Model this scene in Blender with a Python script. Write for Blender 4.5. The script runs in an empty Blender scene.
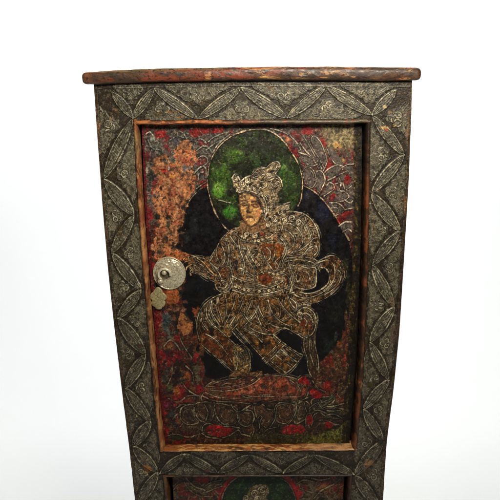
import bpy, math, random
import numpy as np
random.seed(4)
S = bpy.context.scene
C = bpy.data.collections.new('scene'); S.collection.children.link(C)

# ------------------------------------------------------------------ camera
F, D, PIT, ROL = 569.0, 0.937, math.atan(0.316), math.radians(1.085)
sp, cp, sr, cr_ = math.sin(PIT), math.cos(PIT), math.sin(ROL), math.cos(ROL)
FW = np.array([0, cp, -sp]); U0 = np.array([0, sp, cp]); R0 = np.array([1., 0, 0])
RT = cr_*R0 - sr*U0
UP = sr*R0 + cr_*U0
CAM = np.array([0, -D, 0.])

def PT(u, v, y=0.0):
    """a measured spot of the cabinet front (survey units) -> metres on the upright plane at depth y"""
    u = np.asarray(u, float); v = np.asarray(v, float)
    d = FW*F + RT*(u-250)[..., None] - UP*(v-250)[..., None]
    t = (y+D)/d[..., 1]
    return CAM + d*t[..., None]

# ------------------------------------------------------------------ noise
def _hash(ix, iy, seed):
    n = (ix.astype(np.int64)*374761393 + iy.astype(np.int64)*668265263 + seed*1442695041) & 0xffffffff
    n = ((n ^ (n >> 13))*1274126177) & 0xffffffff
    return ((n ^ (n >> 16)) & 0xffffff)/float(0xffffff)
def vnoise(x, y, seed=0):
    ix = np.floor(x); iy = np.floor(y); fx = x-ix; fy = y-iy
    fx = fx*fx*(3-2*fx); fy = fy*fy*(3-2*fy)
    a = _hash(ix, iy, seed); b = _hash(ix+1, iy, seed); c = _hash(ix, iy+1, seed); d = _hash(ix+1, iy+1, seed)
    return (a*(1-fx)+b*fx)*(1-fy)+(c*(1-fx)+d*fx)*fy
def fbm(u, v, s, octv=4, seed=0):
    """0..1, mean .5"""
    r = 0; a = 1; t = 0
    for k in range(octv):
        q = 2**k/s
        ca, sa = math.cos(.6+k), math.sin(.6+k)
        r = r + a*vnoise((u*ca-v*sa)*q+17.3*k, (u*sa+v*ca)*q+9.1*k, seed+k*13); t += a; a *= .55
    return r/t
def sstep(x, a, b):
    t = np.clip((x-a)/(b-a), 0, 1); return t*t*(3-2*t)
def lin(c):
    c = np.clip(np.asarray(c, float)/255., 0, 1)
    return np.where(c <= .04045, c/12.92, ((c+.055)/1.055)**2.4)
def rgb(*c): return np.array(c, float)

# ------------------------------------------------------------------ curves
def spline(pts, closed=False, n=6):
    p = [np.array(q, float) for q in pts]
    if len(p) < 3 and not closed: return np.array(p)
    N = len(p); out = []
    for i in range(N if closed else N-1):
        if closed: a, b, c, d = p[(i-1) % N], p[i], p[(i+1) % N], p[(i+2) % N]
        else: a, b, c, d = p[max(i-1, 0)], p[i], p[i+1], p[min(i+2, N-1)]
        for k in range(n):
            t = k/n
            out.append(.5*((2*b)+(-a+c)*t+(2*a-5*b+4*c-d)*t*t+(-a+3*b-3*c+d)*t**3))
    out.append(p[0] if closed else p[-1])
    return np.array(out)

class Canvas:
    """paint (colour) and gesso relief (height) on a grid of spots of the cabinet front"""
    def __init__(s, U, V, base):
        s.U, s.V = U, V
        s.K = np.ones(U.shape+(3,))*np.array(base, float)
        s.H = np.zeros(U.shape); s.G = np.ones(U.shape)*.5
        s.n1 = fbm(U, V, 3.0, 3, 5); s.n2 = fbm(U, V, 9.0, 4, 8); s.nf = fbm(U, V, 1.1, 2, 15)
    def box(s, x0, y0, x1, y1):
        m = (s.U > x0) & (s.U < x1) & (s.V > y0) & (s.V < y1)
        r = np.where(m.any(1))[0]; c = np.where(m.any(0))[0]
        if len(r) < 3 or len(c) < 3: return None
        if r[-1]-r[0] < 3 or c[-1]-c[0] < 3: return None
        return (slice(r[0], r[-1]+1), slice(c[0], c[-1]+1))
    def dist(s, P, sl):
        u = s.U[sl]; v = s.V[sl]; best = np.full(u.shape, 1e9)
        for a, b in zip(P[:-1], P[1:]):
            d = b-a; L = d@d+1e-12
            t = np.clip(((u-a[0])*d[0]+(v-a[1])*d[1])/L, 0, 1)
            np.minimum(best, (u-a[0]-t*d[0])**2+(v-a[1]-t*d[1])**2, out=best)
        return np.sqrt(best)
    def fill(s, pts, col, soft=.6, rag=0., a=1., h=None, smooth=True, g=None):
        P = spline(pts, True, 4) if smooth else np.array(list(pts)+[pts[0]], float)
        m = 3+rag*2
        sl = s.box(P[:, 0].min()-m, P[:, 1].min()-m, P[:, 0].max()+m, P[:, 1].max()+m)
        if sl is None: return None, None
        u = s.U[sl]; v = s.V[sl]; ins = np.zeros(u.shape, bool)
        for p, q in zip(P[:-1], P[1:]):
            if p[1] == q[1]: continue
            cnd = (p[1] > v) != (q[1] > v)
            xx = (q[0]-p[0])*(v-p[1])/(q[1]-p[1])+p[0]
            ins ^= cnd & (u < xx)
        d = s.dist(P, sl); d = np.where(ins, d, -d)
        if rag: d = d+rag*((s.n1[sl]-.5)*2.6+(s.n2[sl]-.5)*2)
        M = sstep(d, -soft, soft)*a
        if col is not None:
            s.K[sl] += (np.array(col, float)-s.K[sl])*M[..., None]
        if h is not None: s.H[sl] = s.H[sl]*(1-M)+h*M
        if g is not None: s.G[sl] = s.G[sl]*(1-M)+g*M
        return sl, M
    def line(s, pts, w=.75, col=(150, 130, 100), h=.55, wear=.55, closed=False, raw=False):
        P = np.array(pts, float) if raw else spline(pts, closed)
        m = w*2+1.5
        sl = s.box(P[:, 0].min()-m, P[:, 1].min()-m, P[:, 0].max()+m, P[:, 1].max()+m)
        if sl is None: return
        d = s.dist(P, sl)+(s.n1[sl]-.5)*1.0+(s.n2[sl]-.5)*.9
        s.H[sl] = np.maximum(s.H[sl], h*np.clip(1-(d/(w*1.35))**2, 0, 1)+s.H[sl]*.6)
        M = sstep(d, w*1.05, w*.35)*np.clip(1-wear*sstep(s.n2[sl]*.5+s.nf[sl]*.5, .42, .62)*1.2, 0, 1)
        # colour darkened next to the raised line
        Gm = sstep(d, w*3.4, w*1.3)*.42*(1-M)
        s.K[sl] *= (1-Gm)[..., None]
        c = np.array(col, float)*(0.62+.9*s.nf[sl])[..., None]
        s.K[sl] += (c-s.K[sl])*M[..., None]
    def scroll(s, sl, M, k=5., sc=7., seed=3, col=(150, 130, 100), w=.42, h=.35, a=.85):
        """dense fine trailed-gesso scrollwork inside a mask"""
        u = s.U[sl]; v = s.V[sl]
        n = fbm(u, v, sc, 2, seed)*k
        gu = np.gradient(n, axis=1)/np.maximum(np.abs(np.gradient(u, axis=1)), 1e-6)
        gv = np.gradient(n, axis=0)/np.maximum(np.abs(np.gradient(v, axis=0)), 1e-6)
        d = np.abs((n % 1)-.5)/np.maximum(np.hypot(gu, gv), .06)
        L = sstep(d, w*1.5, w*.4)*M
        s.H[sl] = s.H[sl]+h*L
        L = L*a*np.clip(.35+1.3*(s.n1[sl]-.15), 0, 1)
        c = np.array(col, float)*(.5+1.0*s.nf[sl])[..., None]
        s.K[sl] += (c-s.K[sl])*L[..., None]
    def blotch(s, x, y, rx, ry, col, a=.9, seed=None, th=.0):
        sl = s.box(x-rx*1.5, y-ry*1.5, x+rx*1.5, y+ry*1.5)
        if sl is None: return
        r = np.hypot((s.U[sl]-x)/rx, (s.V[sl]-y)/ry)
        f = fbm(s.U[sl], s.V[sl], 3.2, 4, seed if seed is not None else int(x*7+y*3) % 997)
        M = sstep(1-r+(f-.5)*1.9+th, -.05, .6)*a
        s.K[sl] += (np.array(col, float)-s.K[sl])*M[..., None]
    def speck(s, sc, th, col, a=.8, seed=1, mask=None, soft=.12):
        f = fbm(s.U, s.V, sc, 3, seed); M = sstep(f, th, th+soft)*a
        if mask is not None: M = M*mask
        s.K += (np.array(col, float)-s.K)*M[..., None]

# ------------------------------------------------------------------ objects
def link(o, parent=None):
    C.objects.link(o)
    if parent: o.parent = parent
    return o
def mesh_grid(name, P, col, mat, parent, gloss=None, smooth=True):
    h, w = P.shape[:2]
    me = bpy.data.meshes.new(name)
    me.vertices.add(h*w); me.vertices.foreach_set('co', P.reshape(-1).astype(np.float32))
    i = np.arange(h*w).reshape(h, w)
    q = np.stack([i[1:, :-1], i[1:, 1:], i[:-1, 1:], i[:-1, :-1]], -1).reshape(-1, 4)
    me.loops.add(q.size); me.loops.foreach_set('vertex_index', q.reshape(-1).astype(np.int32))
    me.polygons.add(len(q)); me.polygons.foreach_set('loop_start', (np.arange(len(q))*4).astype(np.int32))
    me.polygons.foreach_set('use_smooth', np.full(len(q), smooth))
    me.update(calc_edges=True)
    if col is not None:
        at = me.color_attributes.new('paint', 'FLOAT_COLOR', 'POINT')
        a = np.ones((h*w, 4), np.float32); a[:, :3] = lin(col.reshape(-1, 3))
        if gloss is not None: a[:, 3] = gloss.reshape(-1)
        at.data.foreach_set('color', a.reshape(-1))
    me.materials.append(mat)
    return link(bpy.data.objects.new(name, me), parent)
def pad(P, back, K, G):
    """turn the rim of a relief sheet backwards so the board has thickness"""
    P = np.pad(P, ((1, 1), (1, 1), (0, 0)), 'edge'); K = np.pad(K, ((1, 1), (1, 1), (0, 0)), 'edge'); G = np.pad(G, 1, 'edge')
    for sl in (np.s_[0], np.s_[-1]): P[sl, :, 1] = back
    P[:, 0, 1] = back; P[:, -1, 1] = back
    return P, K, G

def mat_new(name):
    m = bpy.data.materials.new(name); m.use_nodes = True
    return m, m.node_tree.nodes, m.node_tree.links, m.node_tree.nodes['Principled BSDF']
def painted(name, rough=.42, spec=.5, bump=.25, coat=.0, scale=900.):
    m, N, L, B = mat_new(name)
    at = N.new('ShaderNodeAttribute'); at.attribute_name = 'paint'
    tc = N.new('ShaderNodeTexCoord')
    no = N.new('ShaderNodeTexNoise'); no.inputs['Scale'].default_value = scale; no.inputs['Detail'].default_value = 6; no.inputs['Roughness'].default_value = .65
    L.new(tc.outputs['Object'], no.inputs['Vector'])
    n2 = N.new('ShaderNodeTexNoise'); n2.inputs['Scale'].default_value = scale*.12; n2.inputs['Detail'].default_value = 5
    L.new(tc.outputs['Object'], n2.inputs['Vector'])
    # fine grain of the worn paint
    mr = N.new('ShaderNodeMapRange'); mr.inputs[1].default_value = .3; mr.inputs[2].default_value = .7; mr.inputs[3].default_value = .62; mr.inputs[4].default_value = 1.38
    L.new(no.outputs['Fac'], mr.inputs[0])
    mx = N.new('ShaderNodeMix'); mx.data_type = 'RGBA'; mx.blend_type = 'MULTIPLY'; mx.inputs['Factor'].default_value = 1
    L.new(at.outputs['Color'], mx.inputs[6]); L.new(mr.outputs[0], mx.inputs[7])
    L.new(mx.outputs[2], B.inputs['Base Color'])
    rr = N.new('ShaderNodeMapRange'); rr.inputs[1].default_value = .3; rr.inputs[2].default_value = .7; rr.inputs[3].default_value = rough-.12; rr.inputs[4].default_value = rough+.18
    L.new(n2.outputs['Fac'], rr.inputs[0]); L.new(rr.outputs[0], B.inputs['Roughness'])
    bp = N.new('ShaderNodeBump'); bp.inputs['Strength'].default_value = bump; bp.inputs['Distance'].default_value = .0006
    L.new(no.outputs['Fac'], bp.inputs['Height']); L.new(bp.outputs[0], B.inputs['Normal'])
    B.inputs['Specular IOR Level'].default_value = spec
    B.inputs['Coat Weight'].default_value = coat; B.inputs['Coat Roughness'].default_value = .25
    return m
M_frame = painted('painted_carved_frame', .46, .45, .35)
M_door = painted('lacquered_painted_door', .42, .34, .25, .0)
M_wood = painted('worn_wood', .42, .5, .3)

def brass(name, base, base2, rough):
    m, N, L, B = mat_new(name)
    tc = N.new('ShaderNodeTexCoord'); no = N.new('ShaderNodeTexNoise'); no.inputs['Scale'].default_value = 330; no.inputs['Detail'].default_value = 8; no.inputs['Roughness'].default_value = .7
    L.new(tc.outputs['Object'], no.inputs['Vector'])
    r = N.new('ShaderNodeValToRGB'); e = r.color_ramp.elements
    e[0].position = .36; e[0].color = (*lin(base2), 1); e[1].position = .56; e[1].color = (*lin(base), 1)
    L.new(no.outputs['Fac'], r.inputs[0]); L.new(r.outputs[0], B.inputs['Base Color'])
    B.inputs['Metallic'].default_value = .35; B.inputs['Roughness'].default_value = rough
    bp = N.new('ShaderNodeBump'); bp.inputs['Strength'].default_value = .5; bp.inputs['Distance'].default_value = .0006
    L.new(no.outputs['Fac'], bp.inputs['Height']); L.new(bp.outputs[0], B.inputs['Normal'])
    return m
M_brass = brass('aged_pale_brass', (222, 212, 182), (140, 124, 92), .30)
M_ring = brass('polished_ring', (246, 238, 214), (200, 186, 150), .22)
M_old = brass('tarnished_brass', (110, 98, 74), (56, 46, 32), .45)
M_brass2 = brass('dull_yellow_brass', (186, 176, 130), (128, 112, 70), .5)
M_dark, N_, L_, B_ = mat_new('interior_shade'); B_.inputs['Base Color'].default_value = (.012, .008, .006, 1); B_.inputs['Roughness'].default_value = .9
M_side, N_, L_, B_ = mat_new('dark_stained_board')
tc = N_.new('ShaderNodeTexCoord'); mp = N_.new('ShaderNodeMapping'); mp.inputs['Scale'].default_value = (30, 30, 2.5); nn = N_.new('ShaderNodeTexNoise'); nn.inputs['Scale'].default_value = 3; nn.inputs['Detail'].default_value = 8
rp = N_.new('ShaderNodeValToRGB'); rp.color_ramp.elements[0].color = (.02, .012, .007, 1); rp.color_ramp.elements[1].color = (.10, .055, .03, 1)
L_.new(tc.outputs['Object'], mp.inputs[0]); L_.new(mp.outputs[0], nn.inputs['Vector']); L_.new(nn.outputs['Fac'], rp.inputs[0]); L_.new(rp.outputs[0], B_.inputs['Base Color']); B_.inputs['Roughness'].default_value = .6

# ------------------------------------------------------------------ the cabinet
def pl(pairs):
    ys = [p[0] for p in pairs]; xs = [p[1] for p in pairs]
    # gentle smoothing so that the edges read as hand-planed wood, not as a polyline
    yy = np.arange(min(ys), max(ys)+.01, 1.0); xx = np.interp(yy, ys, xs)
    k = np.ones(25)/25; xp = np.concatenate([2*xx[0]-xx[12:0:-1], xx, 2*xx[-1]-xx[-2:-14:-1]]); xs2 = np.convolve(xp, k, 'valid')
    return lambda y: np.interp(y, yy, xs2)
BOT = 672
LO = pl([(70, 92.6), (85, 93.7), (150, 98.4), (210, 102.8), (270, 108), (330, 114.6), (390, 121.8), (450, 129.5), (500, 135), (BOT, 150)])
RO = pl([(70, 412.3), (85, 412.2), (120, 411), (180, 408.8), (260, 404), (330, 399.6), (390, 393.6), (430, 388.2), (450, 386), (500, 383), (BOT, 370)])
LI = pl([(70, 131.6), (125, 133), (180, 136), (210, 138), (265, 142), (320, 147), (390, 152.8), (440, 158.6), (478, 163), (BOT, 179)])
RI = pl([(70, 371), (125, 370.8), (200, 369.2), (265, 368), (300, 366.6), (350, 364.6), (400, 361), (445, 357.4), (478, 352), (BOT, 342)])
def wob(u, s=0): return .35*np.sin(u*.11+s)+.25*np.sin(u*.27+2*s)
RT_B = lambda u: 119.8+(u-250)*-.006+wob(u, 1)*.6         # lower edge of the top rail
MR_T = lambda u: 449.6+(u-250)*-.006+wob(u, 2)*.5         # mid rail top
MR_B = lambda u: 474.6+(u-250)*-.004+wob(u, 3)*.4
BR_T = lambda u: 636+0*u
MM = .00165

cab = bpy.data.objects.new('painted_cabinet', None); C.objects.link(cab)
zf = float(PT(260, BOT)[2])                                # floor level
cab.location = (0, 0, 0)
cab['label'] = 'old painted wooden cabinet with carved grey-green frame, figure-painted doors and brass lock plate'
cab['category'] = 'cabinet'

ZT = [(104, 179), (134, 215), (112, 253), (141, 290), (118, 318), (145.5, 354), (125.5, 388), (150.5, 421), (133, 446), (158, 472), (139, 503), (163, 535), (146, 566), (170, 600), (152, 636)]
ZL = [(133, 118)]+ZT
ZR = [(372, 115), (404, 155), (371.5, 193), (400, 231), (372.5, 265), (394, 307), (370, 342), (388.5, 380), (363.5, 409), (383, 441), (355, 475), (379, 507), (351, 540), (374, 572), (348, 604), (370, 636)]
ZTOP = [(133, 118), (154, 88), (198, 119), (241, 87.5), (287, 118), (326, 86), (372, 115)]
ZMID = [(160, 473), (184, 454), (218, 472.5), (249, 455), (283, 472.5), (314, 455), (354, 474)]
ZBOT = [(170, 668), (190, 641), (222, 668), (252, 641), (284, 668), (316, 641), (350, 668)]

def frame_paint(cv):
    U, V = cv.U, cv.V
    rng = random.Random(7)
    # ground: dull brown olive, mottled
    cv.K[:] = rgb(66, 48, 24)
    n = fbm(U, V, 14, 4, 31)
    cv.K += (rgb(90, 82, 64)-cv.K)*(sstep(n, .46, .64)*.45)[..., None]
    cv.speck(4, .56, (58, 40, 18), .7, 77)
    GREY, PALE = rgb(111, 104, 84), rgb(158, 148, 120)
    def greyfield(sl, M, a=.9):
        n = cv.n2[sl][..., None]
        c = GREY*(.78+.45*n)
        cv.K[sl] += (c-cv.K[sl])*(M*a)[..., None]
    def circle(x, y, r, n=10, ph=0): return [(x+r*math.cos(ph+k*2*math.pi/n), y+r*math.sin(ph+k*2*math.pi/n)) for k in range(n)]
    def floret(apex, b0, b1, off=.42):
        a = np.array(apex, float); b0 = np.array(b0, float); b1 = np.array(b1, float); m = (b0+b1)/2
        ax = a-m; L = np.linalg.norm(ax); ax /= L; sd = (b1-b0); W = np.linalg.norm(sd); sd /= W
        k = min(L/31., 1.15)
        # low cloud mound filling the triangle, its border scalloped, a dark sliver left beside the leaves
        q0, q1, q2 = m-sd*(W*.5-11*k), m+sd*(W*.5-11*k), a-ax*(13.5*k)
        pts = []
        for P0, P1, nn in ((q0-ax*3, q1-ax*3, 2), (q1, q2, 4), (q2, q0, 4)):
            for j in range(nn*2):
                t = j/(nn*2); p = P0*(1-t)+P1*t; o = (p-(m+ax*L*.25)); o /= np.linalg.norm(o)+1e-6
                pts.append(tuple(p+o*(2.2*k if j % 2 else -.5)+np.array([rng.uniform(-.5, .5), rng.uniform(-.5, .5)])))
        sl, M = cv.fill(pts, None, .7, .5, h=.5)
        if sl is None: return
        greyfield(sl, M, .85); cv.scroll(sl, M, 5, 6, 12+int(m[0]) % 7, PALE*.9, .36, .22, .5)
        cv.line(pts+[pts[0]], .42, PALE*.82, .45, .6)
        lob = [(0, L*off+.2, 3.6), (-3.5, L*off-3.2, 3.3), (3.5, L*off-3.2, 3.3)]
        for sx, h, r in lob:
            sx += rng.uniform(-.5, .5); h += rng.uniform(-.5, .5); r *= rng.uniform(.85, 1.12)
            p = m+sd*sx*k+ax*h; sl, M = cv.fill(circle(p[0], p[1], r*k), None, .5, .5, h=.85)
            if sl is not None: greyfield(sl, M, .7)
            ph = rng.uniform(0, 6); nq = rng.randint(9, 14)
            arc = [(p[0]+r*k*(.98-.02*q)*math.cos(ph+q*.5), p[1]+r*k*(.98-.02*q)*math.sin(ph+q*.5)) for q in range(nq)]
            cv.line(arc, .5, PALE, .55, .4)
            if rng.random() < .7: cv.line([arc[nq//2], tuple(p), (p[0]+.8, p[1]-.8)], .4, PALE*.85, .4, .5)
        for t in (-.26, .26):
            p = m+sd*W*t+ax*2.2*k
            cv.line([p-sd*2.6*k, p+ax*2.0*k, p+sd*2.4*k, p+sd*.4+ax*.1], .42, PALE*.9, .45, .5)
    def leaf(A, B, hw, seed):
        A = np.array(A, float); B = np.array(B, float); d = B-A; L = np.linalg.norm(d); d /= L; nrm = np.array([-d[1], d[0]])
        q = np.linspace(0, 1, 13); r2 = random.Random(seed); sk = r2.uniform(-.06, .06); e = r2.uniform(.84, 1.14)
        wv = hw*e*np.sin(np.pi*q**(1+sk))**.68
        up = [tuple(A+d*L*t+nrm*w) for t, w in zip(q, wv)]; dn = [tuple(A+d*L*t-nrm*w*.92) for t, w in zip(q, wv)]
        sl, M = cv.fill(up+dn[::-1][1:-1], None, .6, .25, h=.8, smooth=False)
        if sl is None: return
        greyfield(sl, M, .95)
        cv.scroll(sl, M, 4, 5.5, seed, PALE*.82, .36, .2, .4)
        wu, wd = r2.uniform(.15, .6), r2.uniform(.15, .6)
        cv.line(up, .62, PALE*1.08, .75, wu); cv.line(dn, .62, PALE*1.05, .75, wd)
        # deep cut beside the leaf
        for side_, ww in ((up, 1), (dn, -1)):
            g = [tuple(np.array(p)+nrm*ww*1.9) for p in side_[2:-2]]; P_ = np.array(g); s2 = cv.box(P_[:, 0].min()-3, P_[:, 1].min()-3, P_[:, 0].max()+3, P_[:, 1].max()+3)
            if s2 is not None:
                G_ = sstep(cv.dist(P_, s2)+(cv.n1[s2]-.5)*1.5, 1.7, .5)*(.75 if r2.random() < .6 else .35)
                cv.K[s2] += (rgb(46, 34, 18)-cv.K[s2])*G_[..., None]; cv.H[s2] -= .35*G_
        for f in (.5, .05, -.45):
            ln = [tuple(A+d*L*t+nrm*w*f) for t, w in zip(q[1:-1], wv[1:-1])]
            cv.line(ln, .42, PALE*(.8 if abs(f) > .1 else .7), .5, .6)
        for t in np.linspace(.2, .8, 7):       # little veins between the long lines
            w = hw*math.sin(math.pi*t)
            a = A+d*L*t+nrm*w*.45; b = A+d*(L*t+2.5)+nrm*w*.92
            cv.line([a, b], .3, PALE*.7, .3, .6)
    edges = [('L', ZL, 5.9), ('R', ZR, 5.6), ('T', ZTOP, 5.2), ('M', ZMID, 3.8), ('B', ZBOT, 5.4)]
    for nm, Z, hw in edges:
        for i in range(1, len(Z)-1):
            a, b, c = Z[i-1], Z[i], Z[i+1]
            floret(b, a, c, .40 if nm != 'M' else .36)
    # first triangles at the outer corners
    for apex, b0, b1 in (((133, 118), (97, 95), (103, 170)), ((133, 116), (103, 88), (152, 88)), ((372, 115), (408, 92), (406, 150)), ((371, 116), (330, 86), (404, 86))):
        floret(apex, b0, b1, .35)
    for k, (nm, Z, hw) in enumerate(edges):
        for i in range(len(Z)-1): leaf(Z[i], Z[i+1], hw, 20+i*3+k*50)
    leaf((133, 118), (112, 92), 4.2, 5); leaf((372, 115), (396, 90), 4.6, 6)
    # border line under the slab and along the outer edges
    cv.line([(94, 88.5), (170, 86.6), (250, 85.6), (330, 85.8), (411, 86.5)], .6, PALE*.85, .35, .5)
    for X, sg in ((LO, 1), (RO, -1)):
        ys = np.arange(86, BOT, 10); cv.line([(float(X(y))+sg*2.6, y) for y in ys], .6, rgb(96, 84, 62), .3, .6)
        d = np.abs(U-X(V)); M = sstep(d+(cv.n1-.5)*5, 3.4, 1.2)*.75       # edge rubbed back to brown wood
        cv.K += (rgb(104, 74, 48)-cv.K)*M[..., None]
    # losses: bare wood and old gold showing through
    for x, y, rx, ry, c in ((111, 117, 1.6, 5.5, (205, 150, 95)), (115, 109.5, 4, 2, (190, 140, 85)), (99, 125, 2, 5, (140, 95, 60)), (385, 127, 6.5, 1.8, (196, 152, 92)), (393, 126, 3, 2, (190, 140, 80)),
                            (389, 112, 4, 2.5, (168, 136, 88)), (384, 107, 1.8, 2, (190, 165, 110)), (386, 130, 2, 1.6, (150, 60, 40)), (148, 468, 5, 4, (150, 95, 34)), (147, 472, 6, 1, (170, 120, 55)),
                            (133, 462, 4, .8, (130, 105, 60)), (369, 462, 6, 3.5, (160, 118, 76)), (367, 469, 5, 5, (120, 92, 60)), (365, 476, 6, 2, (120, 84, 64)), (146, 459, 5, .8, (125, 108, 70)),
                            (172, 112, 9, 3, (130, 88, 44)), (180, 117, 8, 1.8, (140, 96, 50)), (190, 104, 6, 2.5, (96, 62, 26)), (158, 114, 6, 3, (88, 66, 20)), (204, 103, 7, 4, (70, 50, 16)),
                            (312, 120, 3, 2, (140, 52, 38)), (206, 470, 5, 1, (110, 34, 30)), (394, 335, 5, 12, (104, 74, 62)), (392, 300, 4, 8, (100, 80, 62)), (270, 88, 6, 3, (110, 80, 50)),
                            (120, 232, 4, 9, (70, 52, 26)), (127, 363, 6, 7, (60, 50, 22)), (371, 384, 6, 4, (66, 58, 22)), (136, 422, 4, 4, (46, 38, 20)), (120, 300, 5, 7, (58, 42, 22)), (140, 346, 2, 2, (130, 60, 45)),
                            (405, 200, 1.8, 18, (130, 88, 58)), (407, 130, 2, 22, (140, 104, 76)), (378, 190, 2, 3, (130, 96, 76)), (374, 225, 1.4, 12, (140, 112, 66)), (380, 442, 4, 3, (34, 32, 24)), (352, 465, 5, 3, (48, 52, 22))):
        cv.blotch(x, y, rx, ry, c, .85)
    # grime, then relief shading painted into the colour
    cv.speck(2.6, .57, (44, 36, 24), .7, 91); cv.speck(1.6, .62, (176, 166, 136), .5, 93); cv.K *= (.76+.48*fbm(U, V, 1.4, 2, 97))[..., None]
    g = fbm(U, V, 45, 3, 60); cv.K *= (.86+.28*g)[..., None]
    cv.K *= (.70+.40*sstep(cv.H, .1, 1.25))[..., None]  # shade of the carving painted in: recesses darker, raised parts lighter
    cv.H += (cv.nf-.5)*.25+(cv.n1-.5)*.3

def member(name, x0, x1, y0, y1, res=3.0, parent=cab):
    """relief board between left/right edge curves x0(y), x1(y) and top/bottom curves y0(x), y1(x)"""
    ym = (y0(np.array(250.)) if callable(y0) else y0, y1(np.array(250.)) if callable(y1) else y1)
    wmax = max(float(x1(ym[0])-x0(ym[0])), 5); nu = int(wmax*res); nv = int((ym[1]-ym[0])*res)
    if ym[1] > 560 and ym[1]-ym[0] > 300:      # coarser below what anyone looks at closely
        v = np.concatenate([np.arange(ym[0], 512, 1/res), np.linspace(512, ym[1], 160)])
    else: v = np.linspace(ym[0], ym[1], nv)
    s = np.linspace(0, 1, nu); t = (v-v[0])/(v[-1]-v[0])
    V = np.repeat(v[:, None], nu, 1)
    for _ in range(2):
        U = x0(V)*(1-s)+x1(V)*s
        a = y0(U) if callable(y0) else y0+0*U; b = y1(U) if callable(y1) else y1+0*U
        V = a*(1-t[:, None])+b*t[:, None]
    U = x0(V)*(1-s)+x1(V)*s
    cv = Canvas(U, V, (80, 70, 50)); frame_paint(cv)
    P = PT(U, V); P[..., 1] -= cv.H*.0016
    # soften the rim
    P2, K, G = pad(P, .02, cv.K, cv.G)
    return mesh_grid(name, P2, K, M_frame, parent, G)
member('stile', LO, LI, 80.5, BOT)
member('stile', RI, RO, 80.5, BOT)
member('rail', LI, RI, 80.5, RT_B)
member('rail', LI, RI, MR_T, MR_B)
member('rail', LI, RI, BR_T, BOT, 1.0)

# beads round the two openings
def bead_paint(U, V, T, kind, seed):
    """U,V spots; T 0..1 across the profile"""
    n = fbm(U, V, 7, 4, seed); n2 = fbm(U*(.3 if kind in 'tb' else 1), V*(.3 if kind in 'lr' else 1), 2.6, 4, seed+3); n3 = fbm(U*(.25 if kind in 'tb' else 1), V*(.25 if kind in 'lr' else 1), 2.2, 3, seed+9)
    K = np.ones(U.shape+(3,))*rgb(82, 50, 30)
    def mix(c, M):
        nonlocal K; K = K+(rgb(*c)-K)*np.clip(M, 0, 1)[..., None]
    if kind == 'l':
        mix((152, 104, 64), sstep(n3+T*.35, .45, .75)*.9); mix((196, 140, 88), sstep(n+.15*sstep(V, 290, 380), .5, .62)*.7)
        mix((120, 104, 66), sstep(160-V+(n-.5)*40, -10, 20)*.6); mix((60, 26, 14), sstep(n2, .58, .76)*.8)
        mix((130, 60, 34), sstep(fbm(U, V, 10, 2, seed+20), .5, .7)*.5)
    elif kind == 'r':
        mix((64, 42, 26), 1); mix((122, 66, 36), sstep(n3+.18*(1-T), .52, .66)*.9*sstep(V, 150, 200))
        mix((190, 126, 70), sstep(n2, .6, .7)*.7*sstep(V, 180, 260)); mix((36, 26, 20), sstep(fbm(U, V, 11, 2, seed+20), .52, .62)*.7)
    elif kind == 't':
        mix((176, 108, 58), sstep(n3, .34, .52)*sstep(250-U+(n-.5)*60, -30, 20)); mix((86, 76, 58), sstep(U-240+(n-.5)*60, -20, 30)*.9)
        mix((130, 60, 36), sstep(n, .55, .65)*.6); mix((50, 30, 20), sstep(n2, .62, .76)*.6)
    elif kind == 'b':
        s1 = fbm(U*.16, V*1.9, 1.7, 4, seed+30); s2 = fbm(U*.3, V*1.5, 1.5, 4, seed+31)
        mix((150, 96, 50), sstep(n3, .30, .6)); mix((222, 168, 100), sstep(s1, .40, .58)*sstep(U+(n-.5)*30, 168, 190)); mix((168, 84, 44), sstep(s2, .52, .66)*.75)
        mix((84, 50, 26), sstep(n2, .60, .76)*.8); mix((200, 150, 108), sstep(U+(n-.5)*20, 296, 316)*.6); mix((90, 84, 62), sstep(n, .52, .6)*.5*sstep(U, 316, 336))
    return K
def bead(kind, f, a, b, parent=cab, dark=0., wdt=4.4, seed=3):
    n = int((b-a)*2.2); tt = np.linspace(a, b, n)
    prof = [(0, .0005), (.12, -.0012), (.3, -.0024), (.5, -.0028), (.7, -.002), (.85, .0002), (.95, .003), (1, .007), (1.0, .012), (1.0, .024)]
    # refine the profile
    pr = spline(prof[:8], False, 3); o = np.concatenate([pr[:, 0], np.full(22, 1.)]); yy = np.concatenate([pr[:, 1], np.linspace(.0078, .024, 22)])
    A = np.repeat(tt[:, None], len(o), 1); O = np.repeat(o[None, :], n, 0)
    if kind == 'l': V = A; U = f(V)+O*wdt
    if kind == 'r': V = A; U = f(V)-O*wdt
    if kind == 't': U = A; V = f(U)+O*wdt
    if kind == 'b': U = A; V = f(U)+1.2-O*wdt
    if kind in 'lr': U = U+(fbm(U*0+A, A, 13, 3, seed)-.5)*1.1*O
    else: V = V+(fbm(A, A*0, 13, 3, seed)-.5)*1.2*O
    P = PT(U, V); P[..., 1] = yy[None, :]+(fbm(U, V, 4, 3, seed+1)-.5)*.0013
    Uu = U+yy[None, :]*300*(1 if kind in 'lr' else 0); Vv = V+yy[None, :]*300*(1 if kind in 'tb' else 0)
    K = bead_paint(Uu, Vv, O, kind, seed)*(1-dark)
    if kind in 'rt': P = P[:, ::-1]; K = K[:, ::-1]
    if kind in 'tb': pass
    return mesh_grid('bead_moulding', P, K, M_wood, parent)
bead('l', LI, 119, 451, seed=3)
bead('r', RI, 119, 451, seed=5)
bead('t', RT_B, 134, 370, wdt=5., seed=8)
bead('b', MR_T, 160, 357, wdt=1.8, seed=11)
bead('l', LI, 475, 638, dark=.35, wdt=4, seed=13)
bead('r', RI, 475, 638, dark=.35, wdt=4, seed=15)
bead('t', MR_B, 163, 352, dark=.45, wdt=2, seed=18)
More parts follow.
